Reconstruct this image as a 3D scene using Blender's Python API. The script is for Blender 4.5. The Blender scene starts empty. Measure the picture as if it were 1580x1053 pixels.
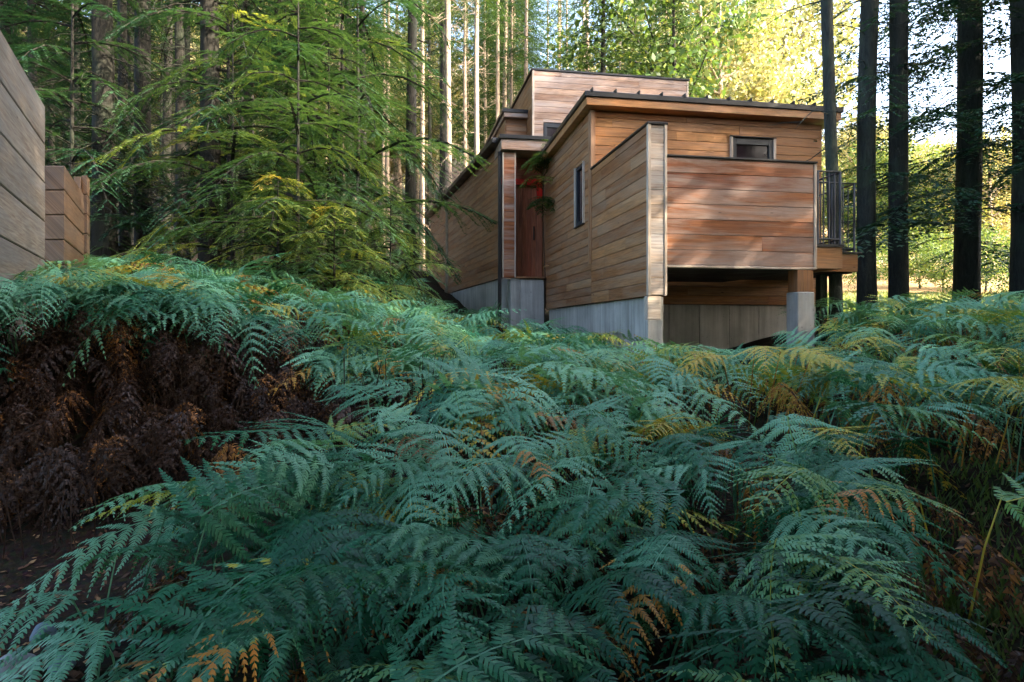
import bpy, math, random
import numpy as np
from mathutils import Vector

# ------------------------------------------------------------------ camera, sky, sun
S = bpy.context.scene
C = S.collection
F = 1021.0            # focal length in photo pixels (photo 1580 wide)
H = 1.3               # camera height
CX, HY = 790.0, 508.0 # centre column, horizon row
cam = bpy.data.cameras.new("camera"); camo = bpy.data.objects.new("camera", cam); C.objects.link(camo)
camo.location = (0, 0, H); camo.rotation_euler = (math.radians(90), 0, 0)
cam.sensor_width = 36; cam.lens = F / 1580 * 36
cam.shift_y = -(526.5 - HY) / 1580; cam.clip_start = 0.05; cam.clip_end = 2000
S.camera = camo

SUN_DIR = Vector((0.93, -0.37, 0)).normalized()
SUN_EL = math.radians(31)
to_sun = Vector((SUN_DIR.x * math.cos(SUN_EL), SUN_DIR.y * math.cos(SUN_EL), math.sin(SUN_EL)))
w = bpy.data.worlds.new("World"); S.world = w; w.use_nodes = True
wn = w.node_tree; bg = wn.nodes["Background"]
sky = wn.nodes.new("ShaderNodeTexSky"); sky.sky_type = 'NISHITA'; sky.sun_disc = False
sky.sun_elevation = SUN_EL; sky.sun_rotation = math.atan2(to_sun.x, to_sun.y)
sky.air_density = 1.0; sky.dust_density = 5.5; sky.ozone_density = 1.0
wn.links.new(sky.outputs[0], bg.inputs[0]); bg.inputs[1].default_value = 0.14
sl = bpy.data.lights.new("sun", 'SUN'); sl.energy = 2.2; sl.angle = math.radians(0.55); sl.color = (1.0, 0.86, 0.66)
so = bpy.data.objects.new("sun", sl); C.objects.link(so)
so.rotation_euler = to_sun.to_track_quat('Z', 'Y').to_euler()
S.view_settings.view_transform = 'Standard'; S.view_settings.look = 'None'
S.view_settings.exposure = 3.35; S.view_settings.gamma = 1
S.render.engine = 'CYCLES'

rng = np.random.default_rng(7)
random.seed(7)

def P(px, py, Y):
    return ((px - CX) / F * Y, Y, H + (HY - py) / F * Y)
def lerp(a, b, t): return a + (b - a) * t
def sstep(a, b, x):
    t = np.clip((np.asarray(x, float) - a) / (b - a), 0, 1); return t * t * (3 - 2 * t)

# ------------------------------------------------------------------ terrain
NY = [-60, 0, 2, 3.2, 4.5, 7, 9, 12, 14, 20, 30, 45, 60, 100, 200]
NZ = [-.6, 0, .02, .1, .36, .64, .72, 1.05, 1.3, 1.9, 3.2, 6.0, 9.0, 17, 32]
def ground(x, y):
    x = np.asarray(x, float); y = np.asarray(y, float)
    z = np.interp(y, NY, NZ)
    # bank on the left: toe line runs to the right and away
    toe = 3.9 + 0.38 * (x + 4.0)
    amt = 1 - sstep(-3.4, -0.2, x)
    bank = sstep(0, .95, y - toe) * amt * .74 - .28 * amt * np.exp(-((y - 3.5) / .9) ** 2) * (1 - sstep(-.1, .3, y - toe))
    z = z + bank + sstep(6, 14, y) * (1 - sstep(-7, -1, x)) * .55
    z = z + sstep(3.0, 5.5, x) * sstep(4.0, 7, y) * .34 * (1 - sstep(10, 15, y))
    z = z + sstep(60, 200, y) * 42 * (1 - sstep(.3, .5, x / np.maximum(y, 1)))
    z = z - .2 * np.exp(-((x - 2.3) / 1.6) ** 2) * sstep(5, 7, y) * (1 - sstep(10, 14, y))
    z = z + .05 * np.sin(x * 1.9 + .6 * y) * np.cos(y * 1.6 - .4 * x) + .025 * np.sin(x * 5.1 + 1) * np.sin(y * 4.3)
    return z

# ------------------------------------------------------------------ mesh plumbing
def tag(o, label=None, cat=None, group=None, kind=None):
    if label: o["label"] = label
    if cat: o["category"] = cat
    if group: o["group"] = group
    if kind: o["kind"] = kind
    return o
def empty(name, loc=(0, 0, 0), rz=0):
    o = bpy.data.objects.new(name, None); C.objects.link(o); o.location = loc; o.rotation_euler = (0, 0, rz)
    o.empty_display_size = .2
    return o
def rawmesh(name, V, Fq, mat, attrs=None, smooth=False):
    V = np.asarray(V, np.float32).reshape(-1, 3)
    me = bpy.data.meshes.new(name)
    me.vertices.add(len(V)); me.vertices.foreach_set("co", V.ravel())
    Fq = np.asarray(Fq, np.int32); n, k = Fq.shape
    me.loops.add(n * k); me.loops.foreach_set("vertex_index", Fq.ravel())
    me.polygons.add(n); me.polygons.foreach_set("loop_start", np.arange(0, n * k, k, dtype=np.int32))
    try: me.polygons.foreach_set("loop_total", np.full(n, k, np.int32))
    except Exception: pass
    me.update(calc_edges=True)
    me.polygons.foreach_set("use_smooth", np.full(n, bool(smooth)))
    if attrs:
        for an, arr in attrs.items():
            arr = np.asarray(arr, np.float32)
            if arr.ndim == 1:
                a = me.attributes.new(an, 'FLOAT', 'POINT'); a.data.foreach_set("value", arr)
            else:
                a = me.attributes.new(an, 'FLOAT_VECTOR', 'POINT'); a.data.foreach_set("vector", arr.ravel())
    me.materials.append(mat)
    return me
def link(name, me, parent=None):
    o = bpy.data.objects.new(name, me); C.objects.link(o)
    if parent is not None: o.parent = parent
    return o
class MB:
    """collects verts / quads with a per-point vector attribute 'bco' (along, across, random)"""
    def __init__(s): s.V = []; s.F = []; s.B = []; s.n = 0
    def add(s, V, Fq, B=None):
        V = np.asarray(V, float).reshape(-1, 3); Fq = np.asarray(Fq, int)
        s.V.append(V); s.F.append(Fq + s.n); s.n += len(V)
        s.B.append(np.zeros((len(V), 3)) if B is None else np.asarray(B, float).reshape(-1, 3))
    def mesh(s, name, mat, smooth=False):
        return rawmesh(name, np.vstack(s.V), np.vstack(s.F), mat, {"bco": np.vstack(s.B)}, smooth)
    def build(s, name, mat, parent=None, smooth=False): return link(name, s.mesh(name, mat, smooth), parent)
BOXF = np.array([[0,3,2,1],[4,5,6,7],[0,1,5,4],[1,2,6,5],[2,3,7,6],[3,0,4,7]])
class Frame:
    """a level frame: origin (x,y), u to the right along the front, w to the back; z relative to the camera"""
    def __init__(s, ox, oy, u, w): s.o = np.array([ox, oy]); s.u = np.array(u); s.w = np.array(w)
    def __call__(s, a, b, z):
        p = s.o + a * s.u + b * s.w
        return (p[0], p[1], H + z)
def fbox(mb, fr, a0, a1, b0, b1, z0, z1, axis=0, bev=0.002, dz_back=0.0):
    """bevelled box in a frame; bco along 'axis' (0=a,1=b,2=z)"""
    if a1 < a0: a0, a1 = a1, a0
    if b1 < b0: b0, b1 = b1, b0
    e = min(bev, .25 * (a1 - a0), .25 * (b1 - b0), .25 * (z1 - z0))
    r = random.random(); off = random.random() * 40
    vs = []
    # chamfered box: 24 verts (3 per corner)
    idx = {}
    for i, a in enumerate((a0, a1)):
        for j, b in enumerate((b0, b1)):
            for k, z in enumerate((z0, z1)):
                sa, sb, sz = (1, -1)[i] * e, (1, -1)[j] * e, (1, -1)[k] * e
                zz = z - (dz_back if j else 0)
                for m, (da, db, dz) in enumerate(((0, sb, sz), (sa, 0, sz), (sa, sb, 0))):
                    idx[(i, j, k, m)] = len(vs); vs.append((a + da, b + db, zz + dz))
    q = []
    for i in (0, 1):
        f = [idx[(i, 0, 0, 0)], idx[(i, 1, 0, 0)], idx[(i, 1, 1, 0)], idx[(i, 0, 1, 0)]]; q.append(f if i else f[::-1])
    for j in (0, 1):
        f = [idx[(0, j, 0, 1)], idx[(1, j, 0, 1)], idx[(1, j, 1, 1)], idx[(0, j, 1, 1)]]; q.append(f[::-1] if j else f)
    for k in (0, 1):
        f = [idx[(0, 0, k, 2)], idx[(1, 0, k, 2)], idx[(1, 1, k, 2)], idx[(0, 1, k, 2)]]; q.append(f if k else f[::-1])
    for i in (0, 1):
        for j in (0, 1): q.append([idx[(i, j, 0, 0)], idx[(i, j, 1, 0)], idx[(i, j, 1, 1)], idx[(i, j, 0, 1)]])
        for k in (0, 1): q.append([idx[(i, 0, k, 0)], idx[(i, 1, k, 0)], idx[(i, 1, k, 2)], idx[(i, 0, k, 2)]])
    for j in (0, 1):
        for k in (0, 1): q.append([idx[(0, j, k, 1)], idx[(1, j, k, 1)], idx[(1, j, k, 2)], idx[(0, j, k, 2)]])
    for i in (0, 1):
        for j in (0, 1):
            for k in (0, 1):
                t = [idx[(i, j, k, 0)], idx[(i, j, k, 1)], idx[(i, j, k, 2)]]; q.append([t[0], t[1], t[2], t[2]])
    q2 = [f for f in q if len(set(f)) == 4]
    tri = [f[:3] for f in q if len(set(f)) == 3]
    # corner triangles as degenerate-free quads: split edge midpoint
    for t in tri:
        m = tuple((np.array(vs[t[1]]) + np.array(vs[t[2]])) / 2); vs.append(m); q2.append([t[0], t[1], len(vs) - 1, t[2]])
    A = np.array(vs)
    if axis == 0: B = np.c_[A[:, 0] + off, A[:, 2] + A[:, 1], np.full(len(A), r)]
    elif axis == 1: B = np.c_[A[:, 1] + off, A[:, 2] + A[:, 0], np.full(len(A), r)]
    else: B = np.c_[A[:, 2] + off, A[:, 0] + A[:, 1], np.full(len(A), r)]
    V = np.array([fr(*p) for p in vs])
    mb.add(V, q2, B)
def cladding(mb, fr, face, fixed, t, s0, s1, z0, z1, bh, openings=(), gap=.006, maxlen=2.6, top=None):
    """boards on a wall. face 'b': wall runs along a at b=fixed (boards stick out to -b); face 'a': runs along b at a=fixed.
    top: function s->z limiting the wall head (boards cut there)"""
    z = z0; 
    while z < z1 - .01:
        zt = min(z + bh, z1)
        s = s0 - random.random() * maxlen * .6
        cuts = [s0]
        while s < s1:
            s += maxlen * random.uniform(.6, 1.2)
            if s0 + .3 < s < s1 - .3: cuts.append(s)
        cuts.append(s1)
        for c0, c1 in zip(cuts[:-1], cuts[1:]):
            rects = [(c0, c1, z, zt)]
            for (o0, o1, p0, p1) in openings:
                new = []
                for (x0, x1, y0, y1) in rects:
                    if o1 <= x0 or o0 >= x1 or p1 <= y0 or p0 >= y1: new.append((x0, x1, y0, y1)); continue
                    if o0 > x0: new.append((x0, o0, y0, y1))
                    if o1 < x1: new.append((o1, x1, y0, y1))
                    m0, m1 = max(x0, o0), min(x1, o1)
                    if p0 > y0: new.append((m0, m1, y0, p0))
                    if p1 < y1: new.append((m0, m1, p1, y1))
                rects = new
            for (x0, x1, y0, y1) in rects:
                if x1 - x0 < .01 or y1 - y0 < .012: continue
                tt = t + random.uniform(-.0006, .0006)
                if face == 'b': fbox(mb, fr, x0 + .001, x1 - .001, fixed - tt, fixed, y0 + gap / 2, y1 - gap / 2, 0, .003)
                else: fbox(mb, fr, fixed - tt, fixed, x0 + .001, x1 - .001, y0 + gap / 2, y1 - gap / 2, 1, .003)
        z = zt
def tube(mb, pts, rads, k=8, cap=True, r=None):
    pts = np.asarray(pts, float); n = len(pts)
    if np.isscalar(rads): rads = [rads] * n
    d = np.gradient(pts, axis=0); d /= np.linalg.norm(d, axis=1)[:, None] + 1e-9
    ref = np.array([0, 0, 1.]) if abs(d[:, 2]).mean() < .8 else np.array([1., 0, 0])
    a = np.cross(d, ref); a /= np.linalg.norm(a, axis=1)[:, None] + 1e-9; b = np.cross(d, a)
    th = np.linspace(0, 2 * np.pi, k, endpoint=False)
    V = pts[:, None] + (np.cos(th)[None, :, None] * a[:, None] + np.sin(th)[None, :, None] * b[:, None]) * np.asarray(rads)[:, None, None]
    i, j = np.meshgrid(np.arange(n - 1), np.arange(k), indexing='ij'); j2 = (j + 1) % k
    q = np.stack([i * k + j, i * k + j2, (i + 1) * k + j2, (i + 1) * k + j], -1).reshape(-1, 4)
    if cap and k % 2 == 0:
        for base in (0, (n - 1) * k):
            for m in range(k // 2 - 1): q = np.vstack([q, [[base + m, base + m + 1, base + k - 2 - m, base + k - 1 - m]]])
    L = np.r_[0, np.cumsum(np.linalg.norm(np.diff(pts, axis=0), axis=1))]
    rr = random.random() if r is None else r
    B = np.stack([np.repeat(L, k), np.tile(th * np.mean(rads), n), np.full(n * k, rr)], -1)
    mb.add(V.reshape(-1, 3), q, B)

# ------------------------------------------------------------------ materials
def mat(name):
    m = bpy.data.materials.new(name); m.use_nodes = True
    nt = m.node_tree; p = nt.nodes["Principled BSDF"]; return m, nt, p
def N(nt, t, **kw):
    n = nt.nodes.new(t)
    for k, v in kw.items(): setattr(n, k, v)
    return n
def ramp(nt, stops, fac, interp='LINEAR'):
    r = N(nt, "ShaderNodeValToRGB"); e = r.color_ramp.elements; r.color_ramp.interpolation = interp
    while len(e) < len(stops): e.new(.5)
    for el, (p, c) in zip(e, stops): el.position = p; el.color = (*c, 1)
    nt.links.new(fac, r.inputs[0]); return r.outputs[0]
def mixc(nt, fac, a, b, blend='MIX'):
    m = N(nt, "ShaderNodeMix", data_type='RGBA', blend_type=blend)
    if isinstance(fac, (int, float)): m.inputs[0].default_value = fac
    else: nt.links.new(fac, m.inputs[0])
    for s, v in ((6, a), (7, b)):
        if isinstance(v, tuple): m.inputs[s].default_value = (*v, 1)
        else: nt.links.new(v, m.inputs[s])
    return m.outputs[2]
def math_(nt, op, a, b=None):
    m = N(nt, "ShaderNodeMath", operation=op)
    for s, v in ((0, a), (1, b)):
        if v is None: continue
        if isinstance(v, (int, float)): m.inputs[s].default_value = v
        else: nt.links.new(v, m.inputs[s])
    return m.outputs[0]
def noise(nt, vec, scale, detail=4, rough=.55, dist=0):
    n = N(nt, "ShaderNodeTexNoise"); n.inputs["Scale"].default_value = scale; n.inputs["Detail"].default_value = detail
    n.inputs["Roughness"].default_value = rough; n.inputs["Distortion"].default_value = dist
    nt.links.new(vec, n.inputs["Vector"]); return n.outputs["Fac"]
def bump(nt, h, strength, dist, p):
    b = N(nt, "ShaderNodeBump"); b.inputs["Strength"].default_value = strength; b.inputs["Distance"].default_value = dist
    nt.links.new(h, b.inputs["Height"]); nt.links.new(b.outputs[0], p.inputs["Normal"])
def attr(nt, name):
    return N(nt, "ShaderNodeAttribute", attribute_name=name)
def scalev(nt, vec, s):
    m = N(nt, "ShaderNodeVectorMath", operation='MULTIPLY'); nt.links.new(vec, m.inputs[0]); m.inputs[1].default_value = s; return m.outputs[0]

def wood(name, cols, grey=(.3, .3, .31), greyamt=.3, rough=.5, knots=True):
    m, nt, p = mat(name)
    a = attr(nt, "bco"); sep = N(nt, "ShaderNodeSeparateXYZ"); nt.links.new(a.outputs["Vector"], sep.inputs[0])
    u, v, r = sep.outputs
    comb = N(nt, "ShaderNodeCombineXYZ"); nt.links.new(u, comb.inputs[0]); nt.links.new(v, comb.inputs[1])
    nt.links.new(math_(nt, 'MULTIPLY', r, 37.0), comb.inputs[2])
    vec = comb.outputs[0]
    gr = noise(nt, scalev(nt, vec, (1.3, 26, 1)), 2.2, 5, .6, .6)
    fine = noise(nt, scalev(nt, vec, (3, 150, 1)), 2.0, 3, .6)
    big = noise(nt, scalev(nt, vec, (1.0, 3.2, 1)), 1.5, 4, .6, .5)
    board = ramp(nt, cols, r)
    c = mixc(nt, ramp(nt, [(.32, (0, 0, 0)), (.7, (1, 1, 1))], gr), board, mixc(nt, 1, board, (.42, .33, .28), 'MULTIPLY'))
    c = mixc(nt, ramp(nt, [(.35, (.0, .0, .0)), (.75, (.75, .75, .75))], big), c, mixc(nt, 1, c, (1.7, 1.55, 1.35), 'MULTIPLY'))
    pos = N(nt, "ShaderNodeNewGeometry").outputs["Position"]
    wz = noise(nt, scalev(nt, vec, (.55, 5.5, 1)), 1.0, 5, .65, .5)
    c = mixc(nt, math_(nt, 'MULTIPLY', ramp(nt, [(.42, (0, 0, 0)), (.62, (1, 1, 1))], wz), greyamt), c, grey)
    c = mixc(nt, .3, c, mixc(nt, 1, c, ramp(nt, [(.3, (.4, .4, .4)), (.7, (1.4, 1.4, 1.4))], fine), 'MULTIPLY'))
    if knots:
        vo = N(nt, "ShaderNodeTexVoronoi"); vo.inputs["Scale"].default_value = 1.7
        nt.links.new(scalev(nt, vec, (1, 3.2, 1)), vo.inputs["Vector"])
        kn = ramp(nt, [(.03, (1, 1, 1)), (.07, (0, 0, 0))], vo.outputs["Distance"])
        c = mixc(nt, math_(nt, 'MULTIPLY', kn, .9), c, (.03, .015, .01))
    nt.links.new(c, p.inputs["Base Color"]); p.inputs["Roughness"].default_value = rough
    p.inputs["Specular IOR Level"].default_value = .35
    bump(nt, math_(nt, 'ADD', gr, math_(nt, 'MULTIPLY', fine, .5)), .35, .004, p)
    return m
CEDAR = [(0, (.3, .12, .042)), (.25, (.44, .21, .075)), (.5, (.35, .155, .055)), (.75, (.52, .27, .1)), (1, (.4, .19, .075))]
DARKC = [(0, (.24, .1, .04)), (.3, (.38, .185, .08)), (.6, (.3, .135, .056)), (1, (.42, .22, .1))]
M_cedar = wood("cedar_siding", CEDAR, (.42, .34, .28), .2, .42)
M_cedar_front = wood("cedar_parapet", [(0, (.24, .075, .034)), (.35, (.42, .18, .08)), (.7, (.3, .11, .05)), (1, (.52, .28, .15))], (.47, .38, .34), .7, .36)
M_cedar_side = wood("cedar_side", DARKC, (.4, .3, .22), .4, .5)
M_post = wood("pale_weathered_cedar", [(0, (.42, .32, .25)), (.5, (.55, .46, .38)), (1, (.46, .42, .4))], (.5, .52, .56), .6, .32)
M_trim = wood("pale_trim", [(0, (.6, .54, .47)), (1, (.68, .6, .52))], (.5, .5, .5), .4, .4, False)
M_block = wood("weathered_cedar", [(0, (.34, .22, .16)), (.5, (.44, .31, .24)), (1, (.38, .28, .22))], (.5, .44, .42), .6, .5)
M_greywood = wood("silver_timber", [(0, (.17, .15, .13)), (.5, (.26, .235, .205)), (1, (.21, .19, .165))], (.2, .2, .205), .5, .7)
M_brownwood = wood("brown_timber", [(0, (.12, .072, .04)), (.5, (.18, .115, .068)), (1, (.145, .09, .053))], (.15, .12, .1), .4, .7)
M_red = wood("red_stain", [(0, (.6, .018, .015)), (1, (.65, .03, .02))], (.3, .02, .02), .2, .4, False)
M_doorwood = wood("door_wood", [(0, (.36, .11, .07)), (.5, (.45, .17, .1)), (1, (.3, .13, .09))], (.2, .15, .13), .2, .4, False)
def simple(name, col, rough, metal=0, var=.3, vs=3):
    m, nt, p = mat(name)
    pos = N(nt, "ShaderNodeNewGeometry").outputs["Position"]
    n = noise(nt, pos, vs, 5)
    c = mixc(nt, n, tuple(x * (1 - var) for x in col), tuple(x * (1 + var) for x in col))
    nt.links.new(c, p.inputs["Base Color"]); p.inputs["Roughness"].default_value = rough; p.inputs["Metallic"].default_value = metal
    nt.links.new(ramp(nt, [(.3, (rough * .7,) * 3), (.7, (min(1, rough * 1.3),) * 3)], n), p.inputs["Roughness"])
    return m
M_black = simple("dark_metal", (.02, .022, .026), .4, .3)
M_steel = simple("blue_grey_metal", (.02, .027, .038), .45, .2)
M_pane = simple("dark_glass", (.018, .012, .016), .08, 0, .2)
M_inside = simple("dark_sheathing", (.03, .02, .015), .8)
def concrete():
    m, nt, p = mat("board_formed_concrete")
    pos = N(nt, "ShaderNodeNewGeometry").outputs["Position"]
    a = noise(nt, pos, 1.6, 6, .6); b = noise(nt, scalev(nt, pos, (9, 9, .5)), 1, 5, .6); c_ = noise(nt, pos, 26, 3)
    c = ramp(nt, [(.3, (.38, .375, .36)), (.55, (.54, .53, .51)), (.75, (.64, .62, .59))], a)
    c = mixc(nt, .6, c, mixc(nt, 1, c, ramp(nt, [(.35, (.5, .48, .46)), (.65, (1.15, 1.15, 1.15))], b), 'MULTIPLY'))
    c = mixc(nt, ramp(nt, [(.66, (0, 0, 0)), (.72, (.5, .5, .5))], c_), c, (.1, .1, .1))
    nt.links.new(c, p.inputs["Base Color"]); p.inputs["Roughness"].default_value = .75
    bump(nt, math_(nt, 'ADD', c_, b), .25, .004, p); return m
M_conc = concrete()
def bark(name, c0, c1, moss=.35):
    m, nt, p = mat(name)
    tc = N(nt, "ShaderNodeTexCoord").outputs["Object"]
    a = noise(nt, scalev(nt, tc, (13, 13, 2.2)), 1.5, 6, .65, 1.0); b = noise(nt, tc, 1.3, 4); d = noise(nt, scalev(nt, tc, (40, 40, 14)), 1.5, 4, .7)
    c = ramp(nt, [(.34, c0), (.6, c1), (.8, tuple(x * 1.5 for x in c1))], a)
    c = mixc(nt, .5, c, mixc(nt, 1, c, ramp(nt, [(.3, (.5, .5, .5)), (.7, (1.5, 1.5, 1.5))], d), 'MULTIPLY'))
    rnd = N(nt, "ShaderNodeObjectInfo").outputs["Random"]
    c = mixc(nt, math_(nt, 'MULTIPLY', ramp(nt, [(.5, (0, 0, 0)), (.72, (1, 1, 1))], b), moss), c, (.05, .09, .045))
    c = mixc(nt, .35, c, mixc(nt, 1, c, ramp(nt, [(0, (.6, .6, .6)), (1, (1.5, 1.45, 1.4))], rnd), 'MULTIPLY'))
    nt.links.new(c, p.inputs["Base Color"]); p.inputs["Roughness"].default_value = .9
    bump(nt, math_(nt, 'ADD', a, math_(nt, 'MULTIPLY', d, .4)), .9, .03, p); return m
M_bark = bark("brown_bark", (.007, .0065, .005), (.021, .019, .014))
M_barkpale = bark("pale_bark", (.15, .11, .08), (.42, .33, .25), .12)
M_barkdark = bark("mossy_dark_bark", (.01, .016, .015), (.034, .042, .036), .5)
def leaf(name, stops, transl=.3, rough=.45, rndamt=.5, tr_boost=1.5, spec=.5):
    m, nt, p = mat(name)
    a = attr(nt, "tint").outputs["Fac"]
    c = ramp(nt, stops, a)
    rnd = N(nt, "ShaderNodeObjectInfo").outputs["Random"]
    c = mixc(nt, rndamt, c, mixc(nt, 1, c, ramp(nt, [(0, (.55, .65, .6)), (.5, (1, 1, 1)), (1, (1.5, 1.3, .9))], rnd), 'MULTIPLY'))
    nt.links.new(c, p.inputs["Base Color"]); p.inputs["Roughness"].default_value = rough; p.inputs["Specular IOR Level"].default_value = spec
    t = N(nt, "ShaderNodeBsdfTranslucent"); nt.links.new(mixc(nt, 1, c, (tr_boost * 1.1, tr_boost, tr_boost * .45), 'MULTIPLY'), t.inputs[0])
    mx = N(nt, "ShaderNodeMixShader"); mx.inputs[0].default_value = transl
    out = nt.nodes["Material Output"]; nt.links.new(p.outputs[0], mx.inputs[1]); nt.links.new(t.outputs[0], mx.inputs[2]); nt.links.new(mx.outputs[0], out.inputs[0])
    return m
# tint: 0..0.6 green, 0.7 yellow green, .8 yellow, .9 rust, 1 dead brown
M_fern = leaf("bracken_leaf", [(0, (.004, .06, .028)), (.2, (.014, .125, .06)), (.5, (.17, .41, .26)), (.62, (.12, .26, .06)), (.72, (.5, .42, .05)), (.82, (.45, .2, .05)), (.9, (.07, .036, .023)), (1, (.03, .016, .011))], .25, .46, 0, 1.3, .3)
M_needle = leaf("conifer_needles", [(0, (.016, .04, .018)), (.5, (.032, .07, .026)), (.8, (.07, .12, .03)), (1, (.2, .13, .04))], .3, .55, .5, 1.6, .3)
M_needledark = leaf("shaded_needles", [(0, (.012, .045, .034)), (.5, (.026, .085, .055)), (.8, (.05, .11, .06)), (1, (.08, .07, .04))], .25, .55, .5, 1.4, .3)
M_cedarleaf = leaf("cedar_sprays", [(0, (.025, .07, .035)), (.4, (.055, .115, .045)), (.62, (.14, .2, .055)), (.8, (.34, .34, .07)), (1, (.42, .28, .08))], .35, .5, .4, 1.6, .3)  # yellow stops stand in for sun on sprays that sit in shade
M_gold = leaf("autumn_leaves", [(0, (.14, .18, .07)), (.4, (.25, .27, .14)), (.7, (.38, .36, .24)), (1, (.4, .31, .18))], .4, .5, .3, 1.25, .3)
M_green = leaf("broad_green_leaves", [(0, (.05, .1, .035)), (.5, (.1, .17, .05)), (1, (.26, .27, .09))], .4, .5, .5, 1.4, .3)
def soil():
    m, nt, p = mat("forest_floor")
    pos = N(nt, "ShaderNodeNewGeometry").outputs["Position"]
    a = noise(nt, pos, 1.1, 6, .6); b = noise(nt, pos, 22, 6, .7); v = N(nt, "ShaderNodeTexVoronoi"); v.inputs["Scale"].default_value = 38
    nt.links.new(pos, v.inputs["Vector"])
    c = ramp(nt, [(.3, (.012, .009, .007)), (.5, (.028, .02, .014)), (.7, (.055, .04, .028))], b)
    c = mixc(nt, .5, c, mixc(nt, 1, c, v.outputs["Color"], 'MULTIPLY'))
    c = mixc(nt, ramp(nt, [(.5, (0, 0, 0)), (.65, (.6, .6, .6))], a), c, (.018, .032, .012))
    sp = N(nt, "ShaderNodeSeparateXYZ"); nt.links.new(pos, sp.inputs[0])
    # meadow and dry grass on the rise behind
    g = math_(nt, 'MULTIPLY', math_(nt, 'SUBTRACT', sp.outputs[1], 15.0), .25)
    gx = math_(nt, 'MULTIPLY', math_(nt, 'SUBTRACT', sp.outputs[0], 3.0), .3)
    gg = math_(nt, 'MINIMUM', g, gx); gg = math_(nt, 'MAXIMUM', math_(nt, 'MINIMUM', gg, 1.0), 0.0)
    far = math_(nt, 'MAXIMUM', math_(nt, 'MINIMUM', math_(nt, 'MULTIPLY', math_(nt, 'SUBTRACT', sp.outputs[1], 21.0), .2), 1.0), 0.0)
    grass = mixc(nt, far, mixc(nt, b, (.06, .13, .02), (.14, .2, .04)), mixc(nt, b, (.22, .15, .07), (.36, .25, .13)))
    c = mixc(nt, gg, c, grass)
    nt.links.new(c, p.inputs["Base Color"]); p.inputs["Roughness"].default_value = .95; p.inputs["Specular IOR Level"].default_value = .1
    bump(nt, b, .8, .04, p); return m
M_soil = soil()
M_stone = simple("river_stone", (.2, .21, .23), .8, 0, .35, 9)
M_bluestone = simple("blue_stone", (.1, .15, .2), .75, 0, .35, 9)
M_pinkstone = simple("pink_stone", (.3, .24, .22), .8, 0, .3, 9)
M_gravel = simple("pale_gravel", (.5, .42, .32), .95, 0, .25, 6)
M_litter = leaf("dead_leaf_litter", [(0, (.05, .03, .02)), (.5, (.12, .06, .035)), (.85, (.22, .12, .06)), (1, (.3, .2, .1))], .1, .8, 0, 1, .2)
M_copper = simple("brass", (.5, .3, .15), .35, .9)

# ------------------------------------------------------------------ ground sheets
def terrain():
    xs = np.unique(np.r_[np.linspace(-160, -12, 60), np.linspace(-12, 12, 200), np.linspace(12, 160, 60)])
    ys = np.unique(np.r_[np.linspace(-60, 0, 30), np.linspace(0, 14, 180), np.linspace(14, 40, 60), np.linspace(40, 200, 50)])
    X, Y = np.meshgrid(xs, ys); Z = ground(X, Y)
    nx = len(xs); i, j = np.meshgrid(np.arange(len(ys) - 1), np.arange(nx - 1), indexing='ij')
    q = np.stack([i * nx + j, i * nx + j + 1, (i + 1) * nx + j + 1, (i + 1) * nx + j], -1).reshape(-1, 4)
    o = link("ground", rawmesh("ground", np.stack([X, Y, Z], -1), q, M_soil, None, True)); tag(o, kind="structure")
    # pale gravel road crossing the rise behind the trees on the right
    t = np.linspace(0, 1, 60); rx = lerp(10, 70, t); ry = 43 + 2.5 * np.sin(t * 3) ; V = []
    for wd in np.linspace(-1.6, 1.6, 5): V.append(np.stack([rx, ry + wd, ground(rx, ry + wd) + .05], -1))
    V = np.array(V); n = 60; i, j = np.meshgrid(np.arange(4), np.arange(n - 1), indexing='ij')
    q = np.stack([i * n + j, i * n + j + 1, (i + 1) * n + j + 1, (i + 1) * n + j], -1).reshape(-1, 4)
    tag(link("road", rawmesh("road", V, q, M_gravel, None, True)), kind="structure")
terrain()

# ------------------------------------------------------------------ cabin
FR = Frame(1.748, 8.5, (.9843, .1764), (-.1764, .9843))
FQ = Frame(-.262, 14.3, (.962, .273), (-.273, .962))
cabin = empty("cabin", FR(2.2, 3.0, -.6)); CO = np.array(cabin.location)
tag(cabin, "cedar clad cabin with flat dark metal roof, boxy deck and concrete base above the ferns", "cabin")
class Rel:
    def __init__(s, fr, o): s.fr = fr; s.oo = o
    def __call__(s, a, b, z): return tuple(np.array(s.fr(a, b, z)) - s.oo)
R = Rel(FR, CO); Q = Rel(FQ, CO)
def part(name, material, boxes, parent=cabin, fr=R, bev=.003):
    mb = MB()
    for bx in boxes:
        fbox(mb, fr, *bx[:6], *(bx[6:] if len(bx) > 6 else (0,)), bev=bev)
    return mb.build(name, material, parent)
WIN_F = (2.53, 3.32, 2.75, 3.32)         # front window opening (a0,a1,z0,z1)
WIN_S = (2.9, 3.42, 1.82, 2.88)          # side window opening (b0,b1,z0,z1)
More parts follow.
